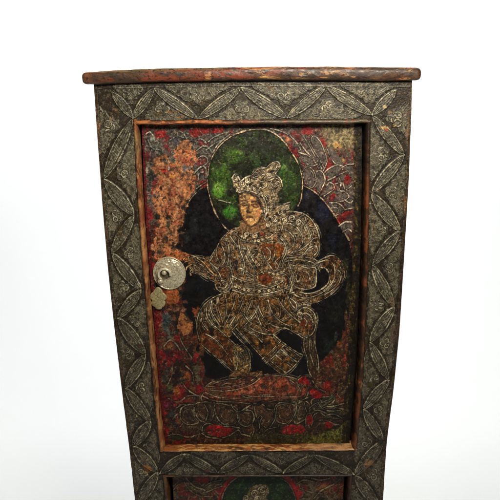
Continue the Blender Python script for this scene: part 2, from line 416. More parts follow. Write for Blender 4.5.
bead('b', BR_T, 176, 345, wdt=2, seed=21)

# ------------------------------------------------------------------ the painted upper door
TAN, GR = (170, 154, 124), (140, 130, 112)
def door_paint(cv):
    U, V = cv.U, cv.V
    f, ln, bl = cv.fill, cv.line, cv.blotch
    cv.K[:] = rgb(62, 30, 22)
    cv.speck(7, .5, (84, 60, 40), .7, 3); cv.speck(4, .55, (112, 24, 22), .6, 4); cv.speck(3, .57, (30, 26, 22), .7, 6)
    ALL = np.s_[:, :]
    top = sstep(V+(cv.n2-.5)*30, 235, 195)
    # grey and violet-grey cloud field in the upper corners
    cv.K += (rgb(92, 84, 78)-cv.K)*(top*.8)[..., None]
    ur = top*sstep(U+(cv.n2-.5)*20, 292, 306); cv.K += (rgb(84, 34, 30)-cv.K)*(ur*.75)[..., None]
    cv.speck(5, .54, (62, 52, 50), .7, 41, top); cv.speck(2.5, .58, (128, 116, 92), .6, 42, top)
    cv.speck(6, .57, (128, 34, 34), .8, 43, top); cv.speck(3.5, .62, (60, 80, 62), .6, 44, top)
    rt = sstep(U+(cv.n2-.5)*26, 312, 330)*sstep(V+(cv.n2-.5)*16, 160, 138)
    cv.K += (rgb(150, 134, 92)-cv.K)*(rt*.85)[..., None]
    cv.speck(2, .55, (86, 78, 48), .7, 46, rt)
    cv.scroll(ALL, top*(1-.5*ur), 4, 8, 9, GR, .42, .3, .55)
    # lower right: flecked brown, lower left: patchy
    lo = sstep(V, 330, 360)*sstep(U, 312, 326)
    st = fbm(U*2.6, V*.7, 5, 3, 51)
    cv.K += (rgb(96, 66, 38)-cv.K)*(lo*sstep(st, .45, .6)*.9)[..., None]
    cv.K += (rgb(120, 38, 24)-cv.K)*(lo*sstep(st, .62, .58)*sstep(cv.n2, .5, .6)*.8)[..., None]
    ll = sstep(U, 206, 196)*sstep(V, 235, 250)
    cv.speck(8, .52, (46, 40, 36), .9, 53, ll); cv.speck(5, .56, (120, 70, 40), .8, 54, ll); cv.speck(9, .56, (130, 22, 26), .9, 55, ll)
    cv.scroll(ALL, (1-top)*.9, 3, 9, 19, (120, 104, 82), .5, .3, .45)

    # mandorla (dark aura)
    aura = [(209, 183), (196, 193), (187, 205), (184, 222), (183, 244), (181, 262), (186, 280), (181, 300), (190, 320), (195, 345), (205, 366), (214, 380), (300, 380), (318, 364), (336, 346), (346, 326), (351, 300), (353, 264), (347, 237), (338, 221), (328, 206), (315, 193), (300, 185)]
    f(aura, (13, 11, 13), .8, .8, h=-.1, g=.8)
    am = np.zeros(U.shape); 
    for x, y, rx, ry, c, a in ((322, 212, 10, 14, (30, 34, 72), .55), (308, 196, 6, 7, (52, 54, 74), .6), (333, 240, 7, 9, (26, 34, 70), .5), (195, 225, 9, 16, (24, 27, 34), .7), (212, 232, 7, 10, (20, 30, 22), .6),  # bluish patches at the right are a painted sheen on the aura
                            (200, 285, 9, 12, (20, 22, 30), .6), (345, 270, 5, 16, (56, 58, 28), .8), (349, 295, 4, 20, (60, 56, 22), .7), (335, 310, 9, 14, (26, 32, 18), .6), (328, 345, 8, 8, (34, 46, 34), .7),
                            (336, 336, 2, 5, (74, 92, 70), .7), (331, 352, 3, 2, (110, 105, 74), .6), (215, 360, 6, 8, (26, 24, 20), .6), (340, 262, 4, 6, (44, 40, 30), .6), (256, 345, 6, 9, (20, 14, 12), .7), (322, 300, 5, 6, (34, 22, 40), .6)):
        bl(x, y, rx, ry, c, a)
    cv.speck(2.6, .60, (46, 40, 40), .5, 57, sstep(np.abs(U-265), 90, 70)*sstep(V, 190, 200)*.8)
    ln([(302, 185), (312, 190), (320, 197), (328, 206), (337, 219), (343, 230), (349, 240)], .6, (166, 140, 110), .5, .2)
    ln([(207, 184), (198, 191), (190, 200), (186, 208)], .55, (150, 130, 100), .4, .4)
    # halo
    hp = [(255+48.3*math.cos(t), 179.5+50.2*math.sin(t)) for t in np.linspace(0, 2*math.pi, 28, endpoint=False)]
    f(hp, (38, 42, 24), .6, .1, h=0, g=.75)
    sl = cv.box(204, 126, 306, 232)
    u, v = U[sl], V[sl]; R = np.hypot((u-255)/48.3, (v-179.5)/50.2); hm = sstep(R, 1., .95)
    def hmix(c, M): cv.K[sl] += (rgb(*c)-cv.K[sl])*(np.clip(M, 0, 1)*hm)[..., None]
    n = fbm(u, v, 8, 4, 71); nb = fbm(u, v, 2.6, 3, 72)
    hmix((58, 58, 48), sstep(162-v+(n-.5)*40, 0, 25)*.55)
    hmix((40, 62, 20), sstep(n, .46, .62)*.8); hmix((18, 20, 12), sstep(nb, .55, .66)*.7)
    hmix((46, 64, 18), sstep(u, 276, 290)*.5*sstep(nb, .4, .6))
    for x, y, rx, ry, c, a in ((233, 155, 13, 11, (72, 104, 34), .8), (221, 176, 12, 16, (66, 104, 30), .85), (220, 190, 9, 9, (104, 160, 44), .95), (217, 186, 4.5, 5, (150, 200, 78), .8), (236, 152, 5, 5, (112, 158, 56), .75), (230, 212, 8, 8, (62, 134, 34), .95), (227, 201, 8, 6, (54, 94, 26), .7),
                            (284, 170, 5, 9, (82, 126, 50), .8), (291, 180, 9, 14, (52, 84, 26), .8), (250, 157, 12, 8, (58, 80, 34), .7), (264, 148, 12, 8, (54, 66, 46), .6), (246, 140, 12, 6, (66, 70, 56), .5), (224, 166, 6, 7, (92, 138, 46), .7), (293, 197, 6, 8, (56, 84, 28), .7), (238, 176, 8, 10, (40, 62, 20), .6)):
        g = np.exp(-1.1*(((u-x)/rx)**2+((v-y)/ry)**2))*a; hmix(c, sstep(g*(.55+.9*n), .12, .8)*a*(.55+.75*nb))
    ln([(229, 231), (222, 224), (215, 212), (210, 198), (207.3, 184), (208, 172), (211, 160), (217, 149), (225, 140.5), (234, 135), (246, 130.6), (258, 129.4), (266, 130), (276, 134.5), (285, 143), (292, 153), (298, 163), (301.5, 174), (302.5, 186), (301, 199), (298, 206)], .6, (170, 146, 112), .6, .15)
    # reds of the upper border
    for pts in ([(154, 131), (165, 130), (164, 137), (157, 138)], [(190, 129), (206, 127), (222, 128), (222, 132), (208, 133), (196, 137), (190, 135)], [(200, 182), (206, 181), (207, 186), (201, 188)],
                [(303, 127), (313, 127), (312, 133), (304, 134)], [(320, 137), (325, 140), (326, 147), (322, 145)], [(286, 143), (291, 144), (298, 151), (299, 158), (294, 155)],
                [(327, 160), (332, 163), (334, 167), (328, 172), (324, 171)], [(333, 180), (339, 178), (339, 187), (334, 188)], [(337, 219), (341, 214), (349, 211), (353, 211), (347, 217), (341, 224)],
                [(330, 197), (336, 194), (340, 199), (332, 200)], [(344, 177), (350, 175), (349, 184), (344, 184)]):
        f(pts, (138, 26, 24), 1.3, 1.3, .9); 
    bl(288, 138, 4, 4, (196, 122, 84), .9); bl(337, 146, 5, 4, (190, 140, 76), .85); bl(342, 161, 4, 4, (178, 142, 82), .8); bl(291, 159, 1.6, 4, (150, 120, 80), .7)
    for p in ([(300, 134), (306, 138), (318, 156), (324, 172), (312, 160)], [(311, 139), (315, 136.5), (322, 143), (327, 159), (325, 167), (316, 152)], [(327, 150), (333, 150), (342, 160), (343, 168), (334, 164)], [(300, 156), (309, 156), (314, 166), (306, 165)], [(302, 172), (306, 167), (312, 169), (316, 180), (312, 188), (306, 183)],
              [(316, 175), (320, 171), (325, 178), (321, 188), (318, 193), (315, 184)], [(328, 170), (337, 166), (341, 169), (336, 175), (328, 178)], [(345, 168), (353, 167), (353, 178), (348, 174)], [(322, 195), (330, 191), (333, 187), (329, 184), (325, 189)], [(338, 191), (344, 192), (348, 197), (340, 201), (334, 201)],
              [(334, 204), (341, 206), (344, 210), (339, 213), (332, 210)], [(346, 199), (353, 197), (353, 207), (347, 208)], [(340, 226), (346, 223), (352, 224), (352, 232), (345, 234)], [(336, 178), (345, 175), (342, 183), (337, 189)], [(345, 188), (353, 184), (353, 194), (348, 195)], [(287, 133), (295, 138), (302, 150), (296, 146)]):
        f(p, (96, 88, 80), .6, .4, .85, h=.25)
    # petals and ribbons, upper right
    G2 = (170, 152, 128)
    for p in ([(304, 137), (310, 147), (316, 158), (322, 169)], [(300, 143), (306, 151), (313, 159), (320, 171)], [(311, 142), (312, 137), (315, 136.4), (320, 141), (324, 150), (327, 160), (326, 165), (323, 171)],
              [(298, 152), (302, 153.5), (307, 155), (312, 159)], [(309, 141), (313, 149), (319, 158), (324, 168)], [(326, 147), (328, 151), (331, 158), (335, 163), (341, 167), (343, 170)], [(323, 175), (327, 170), (332, 167), (337, 165), (342, 166)],
              [(341, 168), (347, 165), (354, 164)], [(315, 176), (317, 171.5), (321, 171), (324, 175), (325, 181), (322, 188), (318.5, 195)], [(300, 164), (305, 167), (312, 172), (314, 177)], [(302, 172), (306, 167), (311, 168), (315, 174), (316, 182), (312, 188)],
              [(328, 180), (337, 176), (345, 172), (348, 171), (350, 175)], [(324, 196), (330, 192), (334, 189), (333, 184), (329, 183), (326, 187)], [(337, 190), (343, 191), (349, 188), (353, 184)], [(344, 191), (349, 196), (345, 200), (338, 202), (329, 203)],
              [(331, 203), (337, 203), (342, 206), (344.5, 210), (341, 213), (334, 216)], [(344, 210), (348, 209), (353, 208)], [(331, 208), (337, 208), (339, 212)], [(303, 176), (306, 184), (312, 188)], [(335, 184), (342, 183), (345, 190)],
              [(339, 226), (345, 222), (352, 222)], [(343, 232), (348, 229), (352, 232)], [(338, 176), (341, 183), (339, 190)], [(318, 164), (312, 166), (306, 163)], [(270, 128.5), (280, 131), (290, 136), (297, 143), (301, 150)], [(345, 200), (350, 203), (353, 200)]):
        ln(p, .5, G2, .6, .3)
    # petals, upper left
    for p in ([(192, 167), (196, 160), (202, 156), (207, 158), (207, 163), (201, 167), (195, 170)], [(194, 174), (198, 169), (203, 166), (206, 170), (206, 178)], [(196, 151), (203, 146), (209, 148), (212, 153)], [(192, 142), (200, 139), (206, 143)],
              [(206, 150), (214, 144), (222, 140)], [(198, 180), (199, 174), (203, 172)], [(208, 142), (214, 137), (224, 133)], [(196, 189), (200, 186), (206, 182)], [(170, 140), (177, 136), (184, 138)], [(148, 140), (152, 148), (160, 150)],
              [(213, 152), (219, 143), (229, 135)], [(184, 134), (188, 140), (196, 141)], [(146, 134), (150, 132), (153, 136)]):
        ln(p, .7, (136, 132, 116), .6, .4)
    # orange bare patch of lost paint, upper left and down the lock side
    loss = [(153, 162), (158, 155), (167, 153), (171, 161), (175, 159), (176, 148), (183, 140), (190, 146), (195, 152), (197, 160), (192, 168), (195, 178), (193, 190), (187, 202), (184, 215), (183, 229), (179, 237), (176, 247), (172, 258), (160, 262), (153, 256), (153, 243), (156, 232), (158, 222), (154, 208), (153, 190), (156, 178)]
    slm, M = f(loss, (190, 118, 72), .8, 3.0, .95, h=-.15, g=.2)
    q = fbm(U[slm]*1.5, V[slm]*.6, 4.2, 4, 81)
    for th, c, a in ((.50, (204, 142, 98), .8), (.60, (150, 70, 36), .0)):
        cv.K[slm] += (rgb(*c)-cv.K[slm])*(sstep(q, th, th+.05)*M*a)[..., None]
    q = fbm(U[slm]*1.4, V[slm]*.6, 4, 4, 84); cv.K[slm] += (rgb(70, 40, 30)-cv.K[slm])*(sstep(q, .56, .74)*M*.7)[..., None]
    q = fbm(U[slm], V[slm], 6, 3, 85); cv.K[slm] += (rgb(166, 74, 54)-cv.K[slm])*(sstep(q, .54, .70)*M*.6)[..., None]
    for x, y, rx, ry, c in ((155, 196, 6, 3.5, (72, 70, 70)), (150, 176, 4, 5, (40, 40, 32)), (150, 214, 4, 7, (158, 28, 38)), (148, 225, 3, 4, (120, 40, 40)), (158, 217, 3, 4, (24, 22, 16)), (169, 217, 3.6, 4, (28, 20, 14)), (161, 188, 2, 3, (40, 28, 20)), (147, 156, 4, 5, (120, 30, 34)),
                            (168, 226, 2, 8, (60, 66, 44)), (176, 205, 3, 2, (60, 32, 22)), (146.5, 172, 1.6, 4, (196, 176, 150)), (167, 161, 3, 2.5, (205, 170, 140)), (169, 168, 1.6, 2.6, (190, 180, 160)), (163, 171, 2.4, 2, (196, 40, 34)), (172, 176, 3, 2, (214, 140, 70)),
                            (186, 152, 2.5, 2, (130, 40, 26)), (152, 138, 3, 3, (140, 150, 130)), (155, 146, 6, 3, (96, 96, 86)), (176, 142, 5, 4, (70, 66, 76)), (186, 168, 4, 5, (118, 108, 104)), (148, 250, 4, 10, (80, 32, 22)), (152, 247, 2, 3, (190, 140, 100)), (160, 250, 4, 6, (60, 50, 40)), (186, 240, 4, 8, (40, 44, 40)),
                            (172, 256, 9, 5, (190, 104, 56)), (184, 258, 6, 3, (176, 104, 60)), (171, 297, 7, 6.5, (184, 92, 44)), (180, 292, 3, 3, (20, 18, 20)), (176, 309, 9, 3, (150, 100, 72)), (184, 302, 4, 2.5, (120, 70, 60)), (184, 310, 3, 3, (130, 84, 70)),
                            (166, 322, 5, 13, (70, 82, 84)), (170, 335, 4, 5, (84, 92, 78)), (176, 326, 4, 9, (36, 30, 28)), (182, 322, 3.5, 5, (190, 118, 60)), (185, 331, 4, 4.5, (184, 110, 58)), (190, 326, 2, 3, (190, 110, 60)), (179, 326, 2, 3, (196, 130, 80)), (171, 343, 6, 4, (140, 72, 44)), (168, 347, 8, 2.2, (150, 104, 60)),
                            (157, 325, 3, 22, (140, 26, 34)), (162, 356, 6, 9, (128, 20, 26)), (176, 352, 9, 5, (104, 20, 22)), (190, 350, 5, 8, (40, 20, 16)), (197, 342, 4, 6, (126, 66, 34)), (196, 312, 4, 6, (170, 84, 46)), (191, 326, 2, 6, (160, 90, 50)), (195, 336, 4, 5, (150, 72, 34)),
                            (166, 374, 6, 10, (62, 62, 52)), (176, 374, 4, 12, (30, 18, 20)), (187, 376, 5, 6, (158, 82, 34)), (176, 391, 5, 6, (164, 88, 36)), (192, 386, 3, 6, (140, 78, 36)), (197, 370, 4, 8, (84, 80, 60)), (170, 388, 3, 5, (64, 70, 34)), (166, 400, 8, 4, (104, 24, 38)),
                            (164, 413, 4, 5, (196, 32, 28)), (165, 405, 6, 2, (130, 30, 70)), (188, 400, 8, 3, (124, 62, 40)), (172, 414, 5, 5, (54, 62, 58)), (183, 412, 6, 5, (30, 34, 22)), (190, 420, 4, 8, (130, 70, 44)), (196, 417, 4, 2, (150, 84, 56)), (188, 430, 3, 4, (150, 96, 62)), (202, 430, 5, 5, (90, 44, 30)), (176, 437, 5, 3, (30, 62, 28)),
                            (190, 434, 8, 3, (100, 18, 30)), (166, 430, 3, 6, (150, 24, 30)), (200, 391, 5, 6, (150, 24, 26)), (159, 385, 1.6, 12, (110, 26, 30)), (203, 352, 5, 6, (92, 56, 30)), (198, 380, 6, 5, (110, 100, 76))):
        bl(x, y, rx, ry, c, .9)
    bl(182, 232, 5, 9, (16, 13, 14), .95); bl(177, 246, 6, 6, (18, 14, 14), .95); bl(184, 208, 3, 5, (18, 15, 16), .8); bl(166, 240, 4, 5, (40, 28, 22), .8); bl(188, 270, 4, 5, (14, 12, 14), .8)
    f([(166, 291), (177, 290), (179.5, 297), (177, 303), (167, 303)], (186, 98, 50), .4, .6, .95); f([(178, 322), (180, 314), (184, 315), (188, 322), (192, 325), (190, 332), (184, 335), (181, 330), (177, 327)], (190, 118, 66), .4, .8, .9)
    f([(168, 254), (176, 251), (188, 254), (196, 257), (192, 262), (180, 260), (170, 260)], (192, 110, 62), .4, .8, .9); bl(181, 324, 2, 3, (80, 30, 30), .8)
    # lower left linework
    for p in ([(164, 346), (170, 340), (176, 344), (180, 350)], [(180, 338), (184, 346), (192, 358)], [(168, 398), (178, 402), (188, 396), (202, 396), (210, 400)], [(176, 408), (184, 404), (192, 408), (196, 414)], [(184, 424), (186, 416), (193, 412), (200, 414), (197, 424), (190, 433)],
              [(172, 420), (178, 414), (184, 420), (180, 427)], [(166, 436), (176, 434), (188, 437), (200, 434)], [(198, 404), (203, 410), (201, 418)], [(182, 382), (188, 390), (196, 395)], [(172, 362), (172, 374), (168, 384)], [(200, 420), (206, 414), (212, 412)], [(186, 366), (192, 372), (194, 382)]):
        ln(p, .6, (126, 112, 88), .6, .45)

    # ---- the seated figure
    BR = (74, 47, 26)
    def fig(pts, col, k=5, sc=6, seed=1, lc=TAN, la=.8, rag=.5, h=.35, w=.42, dp=1.):
        sl, M = f(pts, col, .6, rag, h=h, g=.35)
        n = cv.n2[sl]; q = fbm(U[sl], V[sl], 3.2, 3, seed+300); c = cv.K[sl]*(1+dp*(-.88+.75*n+.85*sstep(q, .38, .66)))[..., None]*rgb(1.05, .98, .86)
        cv.K[sl] += (c-cv.K[sl])*M[..., None]
        cv.scroll(sl, M, k, sc, seed, lc, w, .35, la); return sl, M
    # scarf loop at the right
    fig([(318, 262), (325, 257), (332, 255), (339, 259), (344, 267), (344.5, 276), (341, 285), (333, 293), (323, 299), (312, 303), (298, 302), (290, 296), (296, 290), (306, 293), (316, 291), (325, 286), (329.5, 277), (327, 269), (319, 268)], (78, 52, 28), 2.5, 8, 61, TAN, .5)
    # torso and billowing scarf
    fig([(229, 231), (240, 227), (258, 227), (266, 219), (275, 212), (288, 210), (297, 212), (306, 215), (314, 223), (319, 237), (319.5, 250), (315, 259), (317, 270), (316, 286), (306, 290), (297, 296), (296, 305), (262, 306), (234, 300), (232, 288), (226, 293), (217, 289), (214, 280), (203, 276), (190, 270), (188, 258), (196, 255), (206, 257), (213, 254), (219, 242)], (84, 56, 32), 7, 7, 62)
    for x, y, rx, ry, c in ((250, 240, 14, 8, (150, 104, 66)), (268, 236, 7, 6, (170, 120, 78)), (243, 262, 8, 14, (136, 110, 76)), (298, 232, 14, 14, (134, 118, 88)), (262, 280, 22, 10, (128, 104, 70)), (206, 266, 9, 5, (156, 100, 50)), (224, 272, 4, 9, (120, 60, 28)), (219, 252, 2.6, 7, (112, 62, 30)), (305, 278, 8, 8, (104, 56, 30)), (310, 250, 5, 6, (106, 64, 38)), (191, 263, 4, 5, (184, 120, 70))):
        bl(x, y, rx, ry, c, .6)
    cv.scroll(cv.box(230, 212, 320, 306), sstep(fbm(U, V, 9, 2, 99)[cv.box(230, 212, 320, 306)], .3, .45)*sstep(cv.H[cv.box(230, 212, 320, 306)], .2, .35), 8, 9, 67, (168, 150, 116), .4, .3, .7)
    rp_ = random.Random(31)
    for _ in range(70):
        x, y = rp_.uniform(226, 316), rp_.uniform(232, 334)
        if cv.H[cv.box(x-1, y-1, x+1, y+1)].mean() < .15 and y < 292: continue
        c = rp_.choice(((30, 20, 13), (38, 24, 16), (138, 78, 30), (120, 52, 24), (24, 18, 18), (170, 140, 92), (150, 116, 72)))
        bl(x, y, rp_.uniform(1.3, 3.2), rp_.uniform(1.6, 4.6), c, .75) if y < 292 or (y < 326 and 205 < x < 312) else None
    # chest cloth, deep amber
    f([(261, 246), (270, 244), (281, 245), (284, 250), (282, 258), (278, 265), (275, 270), (270, 266), (265, 260), (262, 254)], (126, 60, 18), .6, .6, .95, h=.3); bl(276, 254, 4, 5, (164, 100, 26), .8); bl(268, 264, 3, 4, (128, 44, 14), .8)
    f([(261, 273), (268, 274), (272, 280), (267, 285), (262, 284), (258, 279)], (112, 44, 18), .6, .8, .9, h=.3)
    for x, y, rx, ry, c in ((236, 266, 2.2, 7, (20, 12, 22)), (290, 280, 3, 9, (30, 18, 12)), (284, 296, 3, 4, (26, 16, 14)), (254, 260, 3, 3, (120, 40, 22)), (246, 238, 5, 2, (30, 24, 20)), (283, 231, 3, 2.4, (84, 24, 16)), (273, 219, 2.4, 2, (60, 30, 24)), (294, 238, 1.6, 4, (50, 40, 24)), (250, 300, 6, 3, (60, 30, 16)), (236, 246, 2, 5, (26, 22, 18)), (290, 264, 3, 3, (70, 36, 20)), (263, 235, 4, 2.5, (150, 54, 30))):
        bl(x, y, rx, ry, c, .8)
    rg = random.Random(12)
    def L(p, w=.5, c=TAN, we=.3):
        P = spline(p); ln(P, w, c, .7, we, raw=True)
        if len(p) < 3: return
        T = np.gradient(P, axis=0); T /= np.linalg.norm(T, axis=1)[:, None]+1e-6; Nn = np.stack([-T[:, 1], T[:, 0]], 1)
        for o in ((1.7, -1.9) if rg.random() < .5 else (rg.choice((-1.8, 1.8)),)):
            k0, k1 = int(len(P)*rg.uniform(0, .25)), int(len(P)*rg.uniform(.7, 1))
            wv = o*(1+.25*np.sin(np.arange(len(P))*.45+rg.uniform(0, 6)))
            ln((P+Nn*wv[:, None])[k0:k1], w*.72, np.array(c)*.74, .4, we+.2, raw=True)
    for p in ([(261, 246), (265, 258), (270, 266), (275, 271), (280, 263), (284, 250)], [(258, 243), (270, 241), (284, 244)], [(266, 247), (270, 251), (270, 258), (267, 261)], [(272, 246), (275, 252), (272, 262)], [(280, 257), (275, 262), (276, 268)],
              # scarf folds
              [(286, 212), (296, 212), (306, 215), (314, 223), (319, 236), (319.5, 250), (315, 258), (308, 262)], [(284, 217), (294, 218), (303, 223), (309, 232), (311, 243), (306, 251)], [(283, 223), (291, 224), (299, 230), (303, 240), (299, 248), (291, 253)], [(281, 229), (288, 231), (294, 238), (293, 246), (287, 251)],
              [(289, 214), (301, 221), (306, 231)], [(292, 252), (300, 250), (308, 244), (314, 238)], [(286, 258), (296, 257), (306, 253), (316, 246)], [(284, 262), (294, 260), (303, 260), (312, 262), (317, 266)], [(276, 214), (282, 222), (281, 232), (276, 240)], [(278, 237), (284, 242), (286, 252), (282, 262), (284, 274)],
              [(304, 254), (309, 248), (316, 246), (317, 252), (311, 257), (305, 257)], [(286, 268), (292, 266), (302, 265), (312, 266), (318, 261)], [(313, 258), (318, 262), (319, 268), (315, 270)],
              # little block of sash
              [(301, 266), (308, 268), (315.5, 268), (316, 279), (315, 286), (308, 289), (300, 288.5), (294, 285), (292.5, 277), (296, 270)], [(303, 271), (308, 273), (310, 280)], [(298, 272), (296, 278), (299, 284)], [(304, 275), (302, 281), (304, 286)],
              # big loop
              [(317, 263), (324, 258), (331, 255.5), (338, 258), (343, 266), (344.5, 275), (341, 284), (334, 292), (324, 299), (313, 303), (300, 302), (291, 297)], [(319, 262), (327, 260), (333, 264), (335, 272), (333, 281), (327, 289), (317, 295), (306, 298), (297, 296), (291, 290)], [(319, 268), (325, 268), (329, 274), (328, 283), (320, 290), (309, 293.5), (300, 292)], [(338, 270), (341, 274), (339, 283), (332, 290), (324, 295)], [(335, 260), (340, 266), (341, 271)], [(318, 267), (320, 272)],
              # neck, collar and beads
              [(240, 228), (248, 233), (258, 232), (266, 226)], [(234, 232), (242, 240), (254, 242), (266, 239), (276, 232)], [(230, 236), (238, 246), (250, 250), (258, 249)], [(238, 238), (240, 250), (244, 262), (243, 276)], [(247, 246), (252, 258), (257, 266), (264, 274)], [(243, 250), (249, 262), (257, 272)], [(232, 244), (231, 258), (230, 270)],
              # sleeve and arm
              [(229, 231), (222, 238), (216, 248), (210, 258)], [(219, 243), (216, 252), (219, 261), (222, 265), (225, 258), (223, 248), (219, 243)], [(226, 238), (229, 250), (228, 262), (225, 268)], [(209, 259), (214, 266), (219, 273), (222, 280)], [(190, 255), (197, 257), (205, 259), (213, 265), (219, 270)], [(190, 270), (198, 273), (206, 278), (215, 282)],
              [(222, 269), (228, 266), (232, 272), (232, 280), (228, 288), (222, 292), (217, 289), (215, 284)], [(219, 283), (223, 280), (227, 284), (224, 288), (219, 287)], [(196, 262), (203, 266), (208, 272), (214, 276)], [(192, 264), (198, 267), (203, 272)], [(213, 256), (209, 262)], [(225, 272), (229, 276), (227, 283)],
              # waist
              [(234, 284), (246, 288), (260, 289), (274, 286), (284, 280)], [(233, 290), (246, 294), (262, 294), (278, 291), (290, 286)], [(232, 276), (244, 281), (258, 284), (268, 287)], [(234, 296), (248, 300), (264, 300), (282, 296), (294, 292)], [(276, 272), (286, 275), (292, 284), (290, 292)], [(288, 262), (292, 272), (290, 280)], [(246, 278), (254, 276), (262, 272)], [(240, 268), (248, 272), (256, 278)]):
        L(p)
    # collar and belt beads
    for pts in ([(242, 236), (248, 240), (255, 241), (262, 239), (269, 234)], [(256, 262), (262, 268), (269, 273), (277, 274), (284, 270)], [(236, 286), (244, 289.5), (254, 291), (264, 291), (274, 289), (282, 285)]):
        P = spline(pts, False, 4)
        for p in P[::2]:
            ln([(p[0]+1.1*math.cos(a), p[1]+1.1*math.sin(a)) for a in np.linspace(0, 6.28, 7)], .5, (188, 164, 122), .8, .1, raw=True)
    # skirt, pleats, thighs
    fig([(229, 291), (240, 294), (262, 297), (288, 294), (300, 300), (310, 306), (316, 316), (315.5, 328), (309, 337), (300, 338), (285, 329), (275, 333), (262, 336), (248, 334), (238, 327), (229, 337), (214, 338), (199, 335), (196.5, 320), (202, 307), (214, 297)], (82, 55, 28), 6, 7, 63, (158, 138, 98), .75)
    fig([(198, 324), (213, 324), (228, 337), (238, 346), (247, 353), (251, 364), (248, 374), (239, 377), (228, 367), (210, 352), (199, 344)], (78, 44, 20), 2.5, 9, 64, (130, 100, 62), .5)
    fig([(236, 324), (252, 333), (274, 334), (289, 345), (303, 355), (292, 368), (283, 375), (262, 357), (248, 342)], (92, 60, 26), 3, 7, 65, TAN, .4)
    bl(262, 345, 8, 6, (24, 16, 14), .85); bl(280, 347, 4, 4, (130, 66, 26), .7); bl(286, 367, 3, 3, (150, 100, 34), .7); bl(213, 343, 10, 9, (112, 54, 22), .7); bl(228, 352, 6, 8, (98, 50, 24), .6); bl(212, 326, 7, 4, (60, 64, 40), .6)
    fig([(233, 347), (240, 344), (248, 350), (251, 362), (249, 373), (241, 377), (235, 372)], (100, 76, 44), 6, 5, 66, (166, 148, 106), .85)
    f([(276.5, 333), (286, 328.5), (295, 333), (304, 338), (305, 352), (299, 352.5), (288, 346), (281, 340)], (12, 10, 10), .5, .3, 1, h=-.1, g=.8)
    f([(232, 331), (238, 338), (247, 348), (257, 359), (266, 371), (268, 375), (252, 374), (251, 362), (246, 352), (237, 343)], (12, 10, 12), .6, .3, 1, h=-.1, g=.8)
    f([(205, 347), (211, 353), (224, 364), (233, 373), (224, 376), (214, 379), (208, 374), (204, 362)], (12, 10, 10), .7, .4, 1, h=-.1, g=.8)
    bl(274, 316, 5, 8, (30, 20, 26), .7); bl(255, 317, 3, 4, (110, 44, 20), .7); bl(268, 330, 8, 3, (100, 30, 20), .7); bl(306, 323, 6, 8, (108, 44, 24), .8); bl(284, 306, 6, 4, (96, 56, 24), .7); bl(262, 304, 7, 3, (120, 70, 30), .6); bl(270, 312, 2, 5, (150, 130, 120), .6)
    f([(304, 337), (315, 334), (316, 346), (319, 360), (321, 374), (311, 377), (307, 362), (304, 350)], (70, 46, 28), .6, .6, .9, h=.3)
    for p in ([(229, 291), (214, 297), (203, 306), (197.5, 318), (197, 330), (200, 342)], [(218, 297), (218, 306), (221, 316), (223, 324)], [(212, 300), (211, 310), (216, 320), (221, 327)], [(206, 306), (207, 316), (213, 325), (220, 329)], [(225, 294), (227, 304), (226, 316), (224, 324)],
              [(236, 296), (233, 307), (228, 318), (224, 326)], [(244, 298), (240, 309), (233, 320), (228, 328)], [(252, 300), (247, 312), (239, 322), (231, 331)], [(260, 302), (254, 314), (246, 324), (240, 330)], [(202, 312), (202, 322), (208, 330)], [(248, 326), (256, 331), (266, 334), (276, 334)], [(258, 306), (264, 318), (274, 326), (286, 328)],
              [(268, 300), (272, 312), (280, 321), (290, 326)], [(278, 298), (284, 308), (292, 316), (300, 322)], [(288, 297), (292, 305), (299, 311)], [(273, 334), (278, 331), (285, 328), (295, 333), (304, 338)], [(273, 334), (280, 340), (288, 346), (297, 352), (303, 355)], [(256, 312), (262, 326), (270, 331)], [(244, 314), (250, 322), (258, 326)],
              [(298, 312), (302, 308), (308, 308), (314, 313), (316, 322), (314, 331), (309, 336), (303, 338), (298, 334)], [(301, 320), (302, 315), (306, 313), (311, 317), (313, 325), (310, 332)], [(296, 308), (303, 304), (311, 306)], [(304, 318), (307, 322), (304, 328)], [(290, 298), (296, 303), (296, 310)],
              [(304, 338), (304, 348), (307, 358), (308, 368), (311, 376)], [(315, 333), (315, 345), (318, 358), (319, 372)], [(310, 338), (310, 352), (314, 366)],
              # apron panel
              [(236, 328), (244, 337), (252, 346), (262, 357), (272, 367), (283, 375)], [(303, 355), (297, 363), (290, 370), (283, 375)], [(266, 363), (275, 355), (284, 345)], [(262, 359), (271, 351), (281, 341)], [(270, 360.5), (277, 366), (285, 372)], [(276, 355), (283, 361), (291, 367)], [(281, 349.5), (289, 356), (297, 362)], [(240, 326), (254, 334), (262, 342)], [(287, 347), (294, 352), (301, 357)],
              # lower leg, ankle, foot
              [(201, 344), (210, 352), (222, 362), (232, 371), (238, 376)], [(215, 326), (225, 335), (236, 345)], [(236, 348), (242, 345), (248, 350), (250.5, 360), (249, 371), (242, 376)], [(234, 352), (238, 360), (236, 370)], [(206, 334), (216, 340), (226, 352), (232, 362)], [(240, 352), (244, 358), (243, 367)], [(232, 331), (238, 338), (247, 347), (252, 354)]):
        L(p)
    fig([(233, 371), (248, 373), (262, 371.5), (257, 379), (243, 384), (226, 386.5), (209, 388), (212, 383), (226, 380)], (104, 72, 44), 3, 5, 72, TAN, .5, .4, .45, dp=.6)
    for p in ([(191, 256), (186, 257), (183, 260)], [(191, 260), (185, 262), (183, 265)], [(192, 264), (187, 267), (186, 270)], [(193, 268), (190, 272), (191, 275)], [(197, 258), (203, 262), (209, 269), (214, 274)]): ln(p, .6, (190, 150, 104), .6, .2)
